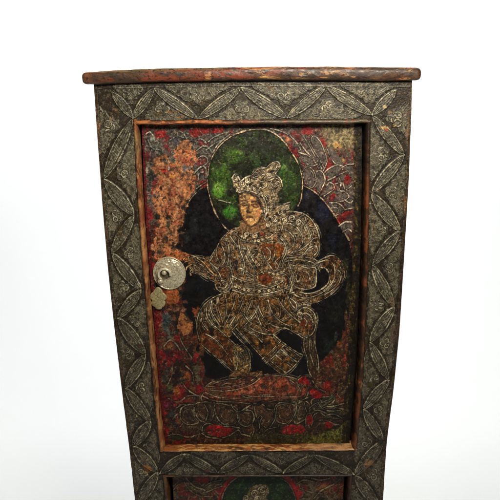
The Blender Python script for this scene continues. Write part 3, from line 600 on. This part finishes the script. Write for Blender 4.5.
    # head-dress, curls and face
    fig([(232, 178), (234, 174), (238, 175), (240, 181), (247, 177), (251, 175), (254, 170), (262, 167), (268, 168), (272, 163), (277, 162), (280, 167), (276, 174), (281, 179), (282, 188), (277, 193), (279, 200), (278, 206), (287, 203), (290, 206), (286, 211), (292, 216), (286, 224), (272, 228), (263, 224), (260, 208), (252, 196), (240, 194), (234, 188)], (102, 88, 68), 6, 5, 68, (176, 158, 128), .85, .4, .5)
    f([(243, 219), (262, 217), (266, 226), (262, 232), (244, 232), (240, 227)], (134, 96, 62), .8, .5, .95, h=.3)
    fig([(239, 197), (243, 194.5), (250, 194), (256, 198), (260, 206), (261.5, 214), (258, 221), (252, 225.5), (245.5, 223), (240.5, 212)], (192, 150, 102), 3, 5, 69, (140, 104, 72), .12, .5, .5, dp=.15)
    bl(243, 202, 5, 5, (196, 158, 104), .6); bl(252, 221, 5, 3, (206, 158, 98), .6); bl(259, 214, 3.4, 6, (178, 110, 68), .7); bl(250, 195.5, 8, 2.4, (116, 92, 64), .6); bl(239.5, 206, 1.8, 6, (120, 88, 60), .6)
    for p, w in (([(241, 201.5), (244, 200), (247, 201)], .4), ([(252, 202), (256, 201), (259, 204)], .4), ([(241, 204), (244, 203), (247, 204.5), (244, 205.5), (241, 204)], .35), ([(252, 205), (255, 204), (258, 206.5), (255, 207), (252, 205)], .35), ([(249, 204), (248.4, 209), (247.4, 211.6), (250, 212.4)], .34), ([(247, 217.4), (249.5, 216.8), (252.5, 217.2)], .4), ([(239, 197), (239.5, 206), (241, 215), (246, 223), (252, 226), (258.5, 221.5), (262, 214)], .5), ([(238, 195), (246, 192), (254, 195), (260, 202), (262, 208)], .5)):
        ln(p, w*1.15, (70, 40, 28), .3, 0.)
    CC = (182, 164, 134)
    for x, y, r in ((235, 179, 3.2), (242, 184, 3.4), (248, 180, 3), (256, 175, 3.6), (263, 173, 3.4), (269, 176, 3), (275, 167, 3.4), (278, 184, 3.4), (271, 186, 3), (264, 185, 3.4), (256, 188, 3.2), (249, 190, 2.4), (239, 190, 2.8), (268, 198, 3.2), (273, 206, 3.4), (266, 211, 2.8), (281, 212, 3.4), (274, 219, 3.6), (287, 207, 2.6), (284, 220, 3.2), (292, 218, 3.4), (268, 224, 3), (299, 222, 3), (247, 234, 2.6), (255, 236, 2.8), (300, 315, 3)):
        ph = (x*3+y) % 6.28
        ln([(x+r*(1-.045*q)*math.cos(ph+q*.6), y+r*(1-.045*q)*math.sin(ph+q*.6)) for q in range(17)], .5, CC, .7, .2)
    for p in ([(232, 178), (235, 174), (239, 178), (241, 183)], [(240, 182), (246, 177), (252, 175), (258, 169), (266, 168)], [(266, 168), (272, 163), (278, 162), (280, 167), (275, 174)], [(276, 175), (281, 180), (282, 188), (276, 192)], [(238, 193), (247, 190.5), (256, 193), (264, 198), (267, 206)], [(262, 195), (266, 204), (266, 214), (263, 222)], [(276, 204), (284, 204), (290, 202)], [(258, 182), (267, 181), (275, 178)], [(219, 200), (226, 202), (231, 203)], [(272, 190), (275, 198), (274, 208)]):
        ln(p, .5, CC, .6, .25)
    # ---- platform and lotus throne
    slp, M = f([(204, 388), (212, 382), (232, 378.5), (258, 375), (288, 376.5), (302, 382), (307, 390), (301, 397), (284, 399.5), (262, 400), (238, 401), (214, 398), (205, 393)], (142, 62, 38), .8, .9, .97, h=.25, g=.4)
    q = fbm(U[slp], V[slp], 6, 4, 111)
    for th, c, a, sd in ((.50, (172, 88, 56), .8, 111), (.56, (92, 40, 26), .85, 112), (.60, (206, 120, 88), .7, 113), (.60, (60, 52, 36), .8, 114)):
        q = fbm(U[slp]*(.6 if sd == 111 else 1), V[slp], 5 if sd != 114 else 3, 4, sd); cv.K[slp] += (rgb(*c)-cv.K[slp])*(sstep(q, th, th+.07)*M*a)[..., None]
    bl(274, 388, 3, 9, (66, 34, 24), .7); bl(299, 385, 5, 6, (84, 74, 54), .7); bl(214, 391, 7, 5, (110, 90, 60), .7); bl(222, 381, 10, 3, (124, 96, 70), .6); bl(260, 382, 5, 3, (200, 96, 60), .6); bl(232, 394, 7, 3, (186, 82, 48), .8)
    for p in ([(204, 388), (212, 382), (224, 380), (236, 378), (246, 376)], [(252, 376), (262, 374.6), (288, 376.5), (302, 382), (308, 391), (306, 398)], [(208, 386), (222, 387), (238, 385), (252, 380), (260, 373)], [(210, 390), (226, 391), (242, 388), (254, 383), (262, 376)], [(214, 383), (228, 379), (242, 378), (252, 377)], [(205, 392), (218, 397), (238, 398), (262, 396), (282, 397), (300, 396)],
              [(203, 396), (216, 401), (236, 402), (258, 404), (278, 400), (298, 401), (308, 397)], [(204, 392), (201, 398), (205, 404)], [(222, 385), (228, 383), (236, 384)], [(241, 395), (248, 398), (258, 399)], [(238, 380), (244, 377), (252, 375), (258, 370)], [(298, 380), (304, 376), (310, 377)], [(290, 380), (298, 386), (301, 392)]):
        L(p, .5, (146, 126, 94), .4)
    f([(196, 404), (214, 402), (238, 405), (262, 406), (290, 403), (312, 402), (332, 404), (349, 412), (348, 426), (320, 434), (260, 438), (206, 438), (184, 430), (186, 412)], (56, 38, 25), 2, 2, .75)
    cv.scroll(cv.box(190, 398, 346, 440), sstep(cv.V[cv.box(190, 398, 346, 440)], 398, 404)*.8, 3, 8, 118, (110, 98, 74), .5, .3, .6)
    for pp, cc in (([(216, 404), (226, 405), (236, 408), (238, 418), (232, 424), (222, 422), (217, 414)], (84, 56, 36)), ([(240, 412), (247, 410), (253, 413), (252, 422), (246, 425), (240, 421)], (72, 50, 32)), ([(256, 405), (266, 408), (273, 412), (274, 420), (268, 427), (262, 424), (256, 414)], (88, 58, 38)), ([(278, 406), (290, 404), (294, 408), (291, 418), (285, 423), (277, 420), (277, 412)], (80, 48, 32)),
                   ([(298, 404), (308, 403), (309, 412), (303, 420), (295, 422)], (76, 56, 40)), ([(196, 404), (211, 403), (213, 412), (211, 420), (202, 421), (196, 414)], (78, 54, 38)), ([(182, 408), (193, 405), (194, 416), (198, 422), (188, 424), (181, 418)], (74, 50, 36)), ([(312, 400), (324, 397), (334, 398), (330, 404), (316, 409)], (70, 58, 42)), ([(322, 410), (338, 408), (348, 413), (340, 418), (326, 416)], (72, 60, 44))):
        f(pp, cc, .8, .7, .85, h=.35); c0 = np.mean(np.array(pp), 0); ln([tuple(c0+(np.array(q_)-c0)*1.04) for q_ in pp], .6, (140, 124, 94), .6, .35, True); ln([tuple(c0+(np.array(q_)-c0)*.62) for q_ in pp], .42, (116, 98, 70), .45, .5, True)
    for p in ([(214, 402), (215, 411), (218, 419), (224, 424), (232, 426)], [(204, 404), (208, 412), (206, 420)], [(231, 404), (234, 409), (238, 411.5), (244, 409), (252, 404)], [(238, 411.5), (238, 420), (242, 425), (248, 426), (253, 422), (254, 416), (252, 411)], [(254, 403), (262, 404), (268, 409), (274, 410), (275.5, 417), (272, 424), (268, 429)],
              [(258, 418), (260, 415.5), (262, 417), (260, 422), (259, 433)], [(252, 424), (254, 430), (252, 436)], [(264, 432), (268, 429), (276, 427)], [(274, 410), (277, 404), (284, 402), (296, 402)], [(296, 403), (296, 411), (292, 419), (288, 424)], [(304, 402), (306, 410), (308, 414)], [(202, 433), (203, 426), (208, 423), (214, 425)], [(202, 433), (208, 437), (220, 438), (230, 435), (238, 430), (242, 434), (250, 436)],
              [(309, 408), (316, 403), (325, 401), (331, 398), (336, 393)], [(316, 410), (324, 407), (334, 406), (344, 403)], [(318, 402), (322, 408), (330, 411), (340, 410)], [(311, 414), (316, 410), (324, 412), (332, 417)], [(326, 415), (334, 414), (342, 418)], [(318, 420), (326, 420), (334, 424), (340, 424)], [(311, 424), (313, 416), (318, 412)], [(306, 426), (306, 416), (310, 413), (313, 420), (311, 426)],
              [(322, 402), (318, 396), (312, 392)], [(314, 385), (322, 382), (330, 386)], [(312, 380), (318, 388), (326, 392)], [(278, 434), (288, 436), (302, 434)], [(216, 428), (228, 426), (240, 428)]):
        ln(p, .62, (140, 124, 94), .7, .35); L(p, .45, (118, 104, 80), .45)
    for pts in ([(207, 427), (214, 424.5), (224, 426.5), (233, 429), (230, 434), (220, 436.5), (211, 435), (206, 431)], [(280, 432), (284, 427), (293, 425), (302, 426), (304.5, 429), (302, 434), (290, 435)], [(307, 417), (311, 415), (312.5, 421), (310, 425), (307, 422)], [(325, 423), (329, 421), (334, 425), (330, 429), (326, 428)],
                [(298, 380), (304, 376), (308, 379), (309, 384), (303, 384)], [(309, 391), (315, 390), (321, 394), (320, 398), (312, 396)], [(324, 383), (329, 382), (330, 388), (325, 389)]):
        f(pts, (156, 18, 18), .5, .7, .95); 
    bl(218, 430, 6, 2, (120, 14, 14), .7); bl(210, 430, 3, 2, (30, 12, 10), .7); bl(276, 430, 5, 4, (12, 10, 10), .8); bl(250, 429, 5, 3, (124, 60, 30), .7)
    # olive ground strip
    f([(306, 437), (318, 435), (326, 431), (338, 428), (345, 424), (350, 440), (346, 443), (306, 443)], (104, 106, 40), .8, 1.2, .85); f([(250, 436), (270, 434), (306, 434), (308, 442), (250, 443)], (60, 60, 30), .8, 1.2, .8)
    bl(332, 440, 6, 2, (136, 128, 56), .7); bl(340, 431, 4, 4, (110, 116, 46), .7); cv.speck(1.6, .57, (44, 44, 20), .7, 121, sstep(V, 425, 430))
    for x, y, rx, ry, c in ((344, 336, 2, 6, (120, 56, 24)), (345, 358, 1.6, 6, (196, 76, 60)), (340, 345, 3, 4, (128, 76, 34)), (328, 362, 6, 6, (120, 34, 18)), (336, 356, 5, 8, (90, 60, 34)), (349, 365, 2, 10, (60, 20, 14)), (325, 374, 6, 8, (96, 56, 34)), (318, 384, 5, 4, (110, 80, 50)), (338, 372, 5, 12, (100, 66, 36)), (344, 392, 6, 4, (86, 72, 48)), (334, 398, 5, 5, (46, 58, 42)), (346, 322, 2, 14, (92, 60, 28))):
        bl(x, y, rx, ry, c, .75)
    # dark painted margin down the right edge
    XR = pl([(100, 353.5), (180, 353.6), (230, 353.5), (300, 351), (360, 347), (420, 342.5), (445, 341.5)])
    M = sstep(U-XR(V)+(cv.n1-.5)*2.5, -.5, 1.2)*.93
    n = fbm(U, V*.6, 3, 4, 131); c = rgb(34, 26, 16)+(rgb(84, 70, 30)-rgb(34, 26, 16))*sstep(n, .5, .68)[..., None]
    cv.K += (c-cv.K)*M[..., None]
    M = sstep(U-XR(V), 3.4, 5)*.6; cv.K += (rgb(24, 18, 12)-cv.K)*M[..., None]
    # dark red margin at the left
    XL = pl([(100, 141.), (128, 142), (210, 145.5), (265, 150), (320, 154.5), (390, 160), (440, 165.4)])
    M = sstep(XL(V)-U+2.2+(cv.n1-.5)*2, -.3, .8)*.85; cv.K += (rgb(92, 16, 20)-cv.K)*M[..., None]
    # wear and painted-in relief shading over everything
    wz = sstep(cv.K.sum(-1), 60, 130)
    cv.speck(1.6, .62, (178, 156, 120), .4, 141, wz); cv.speck(2.1, .60, (22, 16, 12), .55, 142)
    cv.K *= (.88+.26*sstep(cv.H, -.1, 1.1))[..., None]  # painted shading by height: low spots darkened, raised gesso brightened
    cv.K *= (.55+.9*fbm(U, V, 1.4, 2, 150))[..., None]*(.78+.44*fbm(U, V, 11, 3, 151))[..., None]
    cv.H += (cv.nf-.5)*.22+(cv.n1-.5)*.3+(cv.n2-.5)*.3

def lower_paint(cv):
    U, V = cv.U, cv.V; f, ln, bl = cv.fill, cv.line, cv.blotch
    cv.K[:] = rgb(72, 44, 30); ALL = np.s_[:, :]
    cv.speck(5, .52, (98, 86, 62), .8, 3); cv.speck(4, .57, (28, 22, 18), .8, 6); cv.speck(6, .57, (118, 26, 26), .8, 9)
    cv.scroll(ALL, np.ones(U.shape), 4, 8, 29, (136, 118, 88), .5, .3, .7)
    f([(214, 512), (210, 540), (214, 580), (232, 610), (288, 610), (304, 580), (308, 540), (304, 512)], (13, 11, 13), 1, 1)
    f([(214, 512), (219, 496), (224, 484), (232, 476), (240, 476), (232, 484), (226, 498), (222, 512)], (160, 24, 26), .8, .8, .9)
    f([(283, 476), (289, 476), (294, 484), (303, 493), (300, 497), (296, 502), (293, 492)], (162, 24, 26), .8, .8, .9)
    f([(259+38*math.cos(t), 508+38*math.sin(t)) for t in np.linspace(0, 6.28, 24)[:-1]], (24, 40, 20), .7, .3, h=0, g=.7)
    for x, y, rx, ry in ((240, 486, 6, 6), (282, 486, 6, 8), (276, 500, 6, 8), (232, 500, 6, 9)): bl(x, y, rx, ry, (36, 66, 28), .7)
    ln([(221, 508), (223, 494), (230, 483), (238, 477)], .6, (140, 124, 96), .5, .3); ln([(281, 478), (289, 484), (294, 494), (297, 506)], .6, (140, 124, 96), .5, .4)
    sl, M = f([(244, 500), (248, 492), (253, 486), (260, 484), (267, 486), (269, 492), (266, 498), (272, 506), (268, 530), (280, 560), (262, 590), (236, 560), (244, 530), (240, 508)], (96, 80, 54), .6, .5, h=.4)
    cv.scroll(sl, M, 6, 5, 33, (178, 158, 122), .42, .35, .8)
    for x, y, r in ((262, 490, 4.6), (255, 493, 4), (246, 498, 3.4), (258, 499, 4)):
        ln([(x+r*(1-.045*q)*math.cos(1+q*.6), y+r*(1-.045*q)*math.sin(1+q*.6)) for q in range(17)], .55, (182, 164, 130), .7, .2)
    f([(194, 478), (207, 477), (208, 482), (200, 483)], (156, 24, 26), .8, .8, .9); bl(325, 488, 7, 5, (160, 100, 44), .8); bl(310, 484, 5, 4, (110, 100, 78), .7); bl(192, 487, 5, 4, (74, 80, 40), .7); bl(182, 490, 5, 6, (110, 34, 24), .7); bl(340, 490, 4, 8, (90, 40, 24), .7)
    for p in ([(205, 486), (212, 482), (222, 480)], [(206, 492), (216, 488), (222, 486)], [(184, 482), (190, 490), (200, 496), (212, 496)], [(296, 484), (304, 480), (314, 482)], [(300, 488), (310, 492), (322, 494)], [(312, 478), (320, 480), (330, 478)], [(314, 498), (322, 490), (334, 484)], [(186, 478), (194, 486), (205, 490)]):
        ln(p, .65, (146, 128, 98), .6, .35)
    cv.speck(1.3, .64, (160, 140, 104), .4, 141); cv.speck(1.7, .62, (22, 16, 12), .6, 142)
    cv.H += (cv.nf-.5)*.22+(cv.n1-.5)*.3

def door(label, x0, x1, y0, y1, painter, res, y=.0155):
    v = np.linspace(y0, y1, int((y1-y0)*res)); w = float(x1((y0+y1)/2)-x0((y0+y1)/2)); s = np.linspace(0, 1, int(w*res))
    V = np.repeat(v[:, None], len(s), 1); U = x0(V)*(1-s)+x1(V)*s
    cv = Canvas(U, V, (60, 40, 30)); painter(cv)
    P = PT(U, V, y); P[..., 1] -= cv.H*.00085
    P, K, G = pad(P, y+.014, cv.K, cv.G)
    o = mesh_grid('door', P, K, M_door, cab, G); o['label'] = label; return o
DL = pl([(100, 140.6), (128, 141.6), (210, 145), (265, 149.2), (320, 153.9), (390, 159.2), (440, 164.6), (470, 167)])
DR = pl([(100, 362), (180, 361.8), (230, 361.2), (300, 358.4), (360, 354.8), (420, 350.6), (445, 349.6), (470, 348)])
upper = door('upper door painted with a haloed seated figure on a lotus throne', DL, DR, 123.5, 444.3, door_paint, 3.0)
DL2 = pl([(460, 171), (500, 173.5), (660, 184)]); DR2 = pl([(460, 346), (500, 342.5), (660, 336)])
lower = door('lower door with a smaller green halo at its top', DL2, DR2, 475.5, 634, lower_paint, 2.0)

# ------------------------------------------------------------------ top board (slab with a rounded nose)
tops = lambda u: np.interp(u, [82, 90, 100, 120, 140, 170, 200, 250, 300, 340, 380, 412, 421], [72.6, 71.6, 71, 70, 69.1, 68.0, 67.5, 66.8, 66.5, 66.6, 67, 67.3, 67.7])
bots = lambda u: np.interp(u, [82, 100, 140, 170, 200, 250, 300, 340, 380, 421], [84.6, 84.6, 82.9, 81.8, 81.2, 80.6, 80.6, 80.8, 81.2, 80.6])
def slab():
    YF = -.012; n = 1000; us = np.linspace(80.9, 422.3, n)
    m = 60; a = np.linspace(-math.pi/2, math.pi/2, m)          # nose from underside round to the top
    T = PT(us, tops(us), YF)[:, 2]; B = PT(us, bots(us), YF)[:, 2]; X = PT(us, (tops(us)+bots(us))/2, YF)[:, 0]
    mid = (T+B)/2; hh = (T-B)/2
    e = np.minimum(us-us[0], us[-1]-us)/5.0; e = np.clip(e, 0, 1); er = np.sqrt(1-(1-e)**2)*.98+.02   # rounded ends
    se = lambda x, p: np.sign(x)*np.abs(x)**p
    Y = YF+.010*(1-se(np.cos(a), .7))[None, :]+.008*(1-er)[:, None]
    Z = mid[:, None]+hh[:, None]*se(np.sin(a), .75)[None, :]*(.55+.45*er)[:, None]
    Xg = np.repeat(X[:, None], m, 1)
    U = np.repeat(us[:, None], m, 1); Vv = tops(U)+(1-(np.sin(a)+1)/2)[None, :]*(bots(U)-tops(U)); tf = ((np.sin(a)+1)/2)[None, :]+0*U
    dz = (fbm(U, Vv*3, 12, 4, 201)-.5)*.0016; Y = Y+dz; Z = Z+(fbm(U, Vv*0, 16, 3, 203)-.5)*.0012*np.abs(tf-.5)*2
    K = np.ones(U.shape+(3,))*rgb(84, 58, 40)
    def mix(c, M):
        nonlocal K; K = K+(rgb(*c)-K)*np.clip(M, 0, 1)[..., None]
    n1 = fbm(U*.22, Vv*.8, 5, 5, 210); n2 = fbm(U*.3, Vv*1.2, 3.4, 5, 211); n3 = fbm(U*.2, Vv, 2.5, 4, 212)
    mix((128, 60, 38), sstep(n1+.16*sstep(U, 130, 160)-.20*sstep(U, 262, 295), .44, .66)*.85)
    mix((58, 46, 38), sstep(n2+.10*sstep(U, 265, 300)+.06*sstep(160-U, 0, 40), .50, .68)*.8)
    mix((130, 84, 56), sstep(90-U+(n1-.5)*8, -8, 4)*.8)
    mix((172, 130, 88), sstep(tf+(n3-.5)*.5, .80, .97)*.7)  # worn tan top edge, with the light the nose catches painted in
    mix((186, 138, 84), sstep(n3, .64, .72)*.7*sstep(U, 190, 205)); mix((110, 96, 58), sstep(tf+(n2-.5)*.6, .74, .86)*sstep(U, 100, 130)*sstep(230-U, 0, 20)*.6)
    mix((40, 26, 20), sstep(fbm(U, Vv*2, 2.2, 3, 215), .6, .68)*.7)
    for x, t, rx, ry, c in ((210, .2, 5, .1, (206, 160, 90)), (265, .35, 6, .12, (216, 160, 84)), (262, .8, 10, .12, (190, 140, 84)), (305, .2, 8, .08, (196, 150, 80)), (322, .25, 8, .06, (190, 130, 66)), (409, .25, 3, .1, (196, 170, 90))):
        r = np.hypot((U-x)/rx, (tf-t)/ry); mix(c, sstep(1-r+(fbm(U*.25, Vv*1.5, 1.6, 4, 230)-.5)*3.4, .1, .8)*.75)
    # carry the profile back over the top and the underside
    back = .33
    P = np.stack([Xg, Y, Z], -1)
    s0 = P[:, :1].copy(); s0[..., 1] = back; s1 = P[:, -1:].copy(); s1[..., 1] = back
    P = np.concatenate([s0, P, s1], 1); K = np.concatenate([K[:, :1], K, K[:, -1:]], 1)
    c0 = P[:1].copy(); c0[..., 2] = P[0, :, 2].mean(); c1 = P[-1:].copy(); c1[..., 2] = P[-1, :, 2].mean()
    P = np.concatenate([c0, P, c1], 0); K = np.concatenate([K[:1], K, K[-1:]], 0)
    return mesh_grid('top_board', P, K, M_wood, cab)
slab()

# ------------------------------------------------------------------ carcass behind the front
def box(name, x0, x1, y0, y1, z0, z1, mat, parent):
    me = bpy.data.meshes.new(name)
    v = [(x, y, z) for x in (x0, x1) for y in (y0, y1) for z in (z0, z1)]
    me.from_pydata(v, [], [(0, 1, 3, 2), (4, 6, 7, 5), (0, 4, 5, 1), (2, 3, 7, 6), (0, 2, 6, 4), (1, 5, 7, 3)]); me.materials.append(mat)
    return link(bpy.data.objects.new(name, me), parent)
xl, xr = float(PT(94.6, 86)[0])+.006, float(PT(411, 86)[0])-.006
zt = float(PT(250, 81)[2])-.002
# side boards follow the bowed stiles
def side(X, sg):
    v = np.linspace(82, BOT, 60); P0 = PT(X(v)+sg*1.2, v)
    y = np.linspace(.004, .32, 5); P = np.zeros((60, 5, 3)); P[..., 0] = P0[:, None, 0]; P[..., 2] = P0[:, None, 2]; P[..., 1] = y
    Q = P.copy(); Q[..., 0] += sg*.018
    G = np.concatenate([P, Q[:, ::-1]], 1)
    if sg > 0: G = G[:, ::-1]
    return mesh_grid('side_board', G, None, M_side, cab)
side(LO, 1); side(RO, -1)
box('back_board', xl+.04, xr-.04, .30, .315, zf+.004, zt, M_side, cab)
box('gap_shade_sheet', xl+.035, xr-.035, .034, .045, zf+.01, zt-.01, M_dark, cab)  # near-black sheet added behind the doors to stand for shade in the gaps

# ------------------------------------------------------------------ lock plate with ring and lobed hasp
def lathe(name, prof, c, y, mat, parent, n=72, squash=1., eng=0):
    r = np.array([p[0] for p in prof]); h = np.array([p[1] for p in prof]); th = np.linspace(0, 2*np.pi, n+1)
    R = np.repeat(r[:, None], n+1, 1); T = np.repeat(th[None], len(r), 0); Hh = np.repeat(h[:, None], n+1, 1)
    if eng:
        m = sstep(R, eng*.42, eng*.5)*sstep(R, eng*.97, eng*.9)
        Hh = Hh+m*.0003*(np.sin(T*7+R*500)*np.cos(R*1100+2*np.sin(T*5))+.5*np.sin(T*13-R*900)) + (fbm(R*np.cos(T)*1e3, R*np.sin(T)*1e3, 2.5, 3, 5)-.5)*.0011
    P = np.stack([c[0]+R*np.cos(T), y-Hh, c[2]+R*np.sin(T)*squash], -1)
    return mesh_grid(name, P, None, mat, parent)
YD = .0145
lc = PT(169.3, 273.2, YD); RR = 17.3*MM*1.02
def fine(prof, n=6):
    p = spline(prof, False, n); p[:, 0] = np.maximum(p[:, 0], 0); return p
lathe('lock_plate', fine([(RR, -.001), (RR*1.0, .0008), (RR*.975, .0019), (RR*.93, .0016), (RR*.9, .0014), (RR*.75, .0032), (RR*.55, .0047), (RR*.3, .0054), (0.0001, .0056)], 8), lc, YD, M_brass, upper, 160, 1.06, RR)
bc = PT(164.6, 274.2, YD-.006)
lathe('keyhole', fine([(.0092, -.001), (.0091, .0012), (.0084, .0016), (.0080, .0010), (.0001, .0009)], 4), bc, YD-.0052, M_old, upper, 40)
lathe('boss', fine([(.0046, -.001), (.0046, .0020), (.0038, .0040), (.0022, .0052), (.0001, .0056)], 6), PT(164.2, 272.6, YD-.006), YD-.0050, M_brass, upper, 48)
def tube(name, pts, r, mat, parent, closed=False, m=12):
    P = spline(pts3 := [tuple(p) for p in pts], closed, 6); P = np.array(P); T = np.gradient(P, axis=0); T /= np.linalg.norm(T, axis=1)[:, None]
    ref = np.array([0, 1., 0]); A = np.cross(T, ref); A /= np.maximum(np.linalg.norm(A, axis=1), 1e-6)[:, None]; Bn = np.cross(A, T); th = np.linspace(0, 2*np.pi, m+1)
    G = P[:, None]+r*(np.cos(th)[None, :, None]*A[:, None]+np.sin(th)[None, :, None]*Bn[:, None])
    return mesh_grid(name, G, None, mat, parent)
rc = PT(164.6, 274.5, YD-.008)
ring = [(rc[0]+.0106*math.cos(a), YD-.0092-.001*math.sin(a), rc[2]+.0106*math.sin(a)*1.04) for a in np.linspace(math.radians(-8), math.radians(232), 14)]
tube('ring', ring, .0022, M_ring, upper)
kc = PT(160.2, 281.5, YD-.008)
lathe('knob', fine([(.0046, -.001), (.0045, .002), (.0033, .0042), (.0001, .0052)], 5), kc, YD-.0065, M_brass, upper, 32)
# lobed hasp plate below
hc = PT(158.6, 298.4, YD)
th = np.linspace(0, 2*np.pi, 181); rad = 0*th
for cx, cy, rr in ((0, 7, 5.2), (-4.2, 2.6, 4.6), (4.6, 2.2, 4.4), (-3.4, -4, 4.6), (3.2, -4.6, 4.2), (-.4, -8, 3.8), (0, 0, 5.5)):   # union of round lobes, seen from the middle
    bq = cx*np.cos(th)+cy*np.sin(th); dq = bq*bq-(cx*cx+cy*cy-rr*rr)
    rad = np.maximum(rad, np.where(dq > 0, bq+np.sqrt(np.maximum(dq, 0)), 0))
rad = rad*MM*(1.0+.03*np.sin(5*th+1)+.025*np.sin(9*th)); rs = np.array([1.0, 1.0, .97, .9, .7, .4, .02]); hs = np.array([-.001, .0012, .0019, .0022, .0023, .0024, .0024])
G = np.stack([hc[0]+rs[:, None]*rad*np.cos(th), YD-hs[:, None]-.002+0*rad+(fbm(rs[:, None]*rad*np.cos(th)*900, rs[:, None]*rad*np.sin(th)*900, 3, 3, 6)-.5)*.0008, hc[2]+rs[:, None]*rad*np.sin(th)*1.08], -1)
mesh_grid('hasp_plate', G, None, M_brass2, upper)

# ------------------------------------------------------------------ backdrop: one white sweep
def backdrop():
    ys = [-2.5, -1.2, 0, .9]; prof = [(y, zf-.001) for y in ys]
    for k in range(1, 13):
        a = k/12*math.pi/2; prof.append((.9+1.0*math.sin(a), zf-.001+1.0*(1-math.cos(a))))
    prof += [(1.9, zf+1.6), (1.9, 2.4)]
    p = np.array(prof); xs = np.linspace(-3.5, 3.5, 12)
    P = np.zeros((len(p), 12, 3)); P[..., 0] = xs; P[..., 1] = p[:, :1]; P[..., 2] = p[:, 1:]
    m, N, L, B = mat_new('white_paper'); B.inputs['Roughness'].default_value = .8
    no = N.new('ShaderNodeTexNoise'); no.inputs['Scale'].default_value = 3; r = N.new('ShaderNodeValToRGB'); r.color_ramp.elements[0].color = (.82, .825, .82, 1); r.color_ramp.elements[1].color = (.85, .855, .85, 1)
    L.new(no.outputs['Fac'], r.inputs[0]); L.new(r.outputs[0], B.inputs['Base Color'])
    o = mesh_grid('backdrop', P[::-1], None, m, None); o['kind'] = 'structure'; return o
backdrop()

# ------------------------------------------------------------------ light
def area(name, loc, target, size, sy, power, col):
    l = bpy.data.lights.new(name, 'AREA'); l.shape = 'RECTANGLE'; l.size = size; l.size_y = sy; l.energy = power; l.color = col
    o = link(bpy.data.objects.new(name, l)); o.location = loc
    from mathutils import Vector
    o.rotation_euler = (Vector(target)-Vector(loc)).to_track_quat('-Z', 'Y').to_euler(); return o
area('key_light', (.19, -.58, .27), (0, 0, -.16), .22, .16, 8.4, (1, .93, .80))
area('backdrop_light', (0, .80, 1.25), (0, 1.9, .75), 3.8, .4, 122, (.975, 1, .995))
W = bpy.data.worlds.new('World'); S.world = W; W.use_nodes = True
W.node_tree.nodes['Background'].inputs[0].default_value = (.95, .97, 1, 1); W.node_tree.nodes['Background'].inputs[1].default_value = .035

# ------------------------------------------------------------------ camera
cam = bpy.data.cameras.new('camera'); cam.sensor_width = 36; cam.lens = F/500*36; cam.clip_end = 50; cam.clip_start = .02
co = link(bpy.data.objects.new('camera', cam)); co.location = tuple(CAM)
from mathutils import Matrix
co.rotation_euler = Matrix(((RT[0], UP[0], -FW[0]), (RT[1], UP[1], -FW[1]), (RT[2], UP[2], -FW[2]))).to_euler()
S.camera = co
S.view_settings.view_transform = 'Standard'; S.view_settings.look = 'None'; S.view_settings.exposure = 0; S.view_settings.gamma = 1
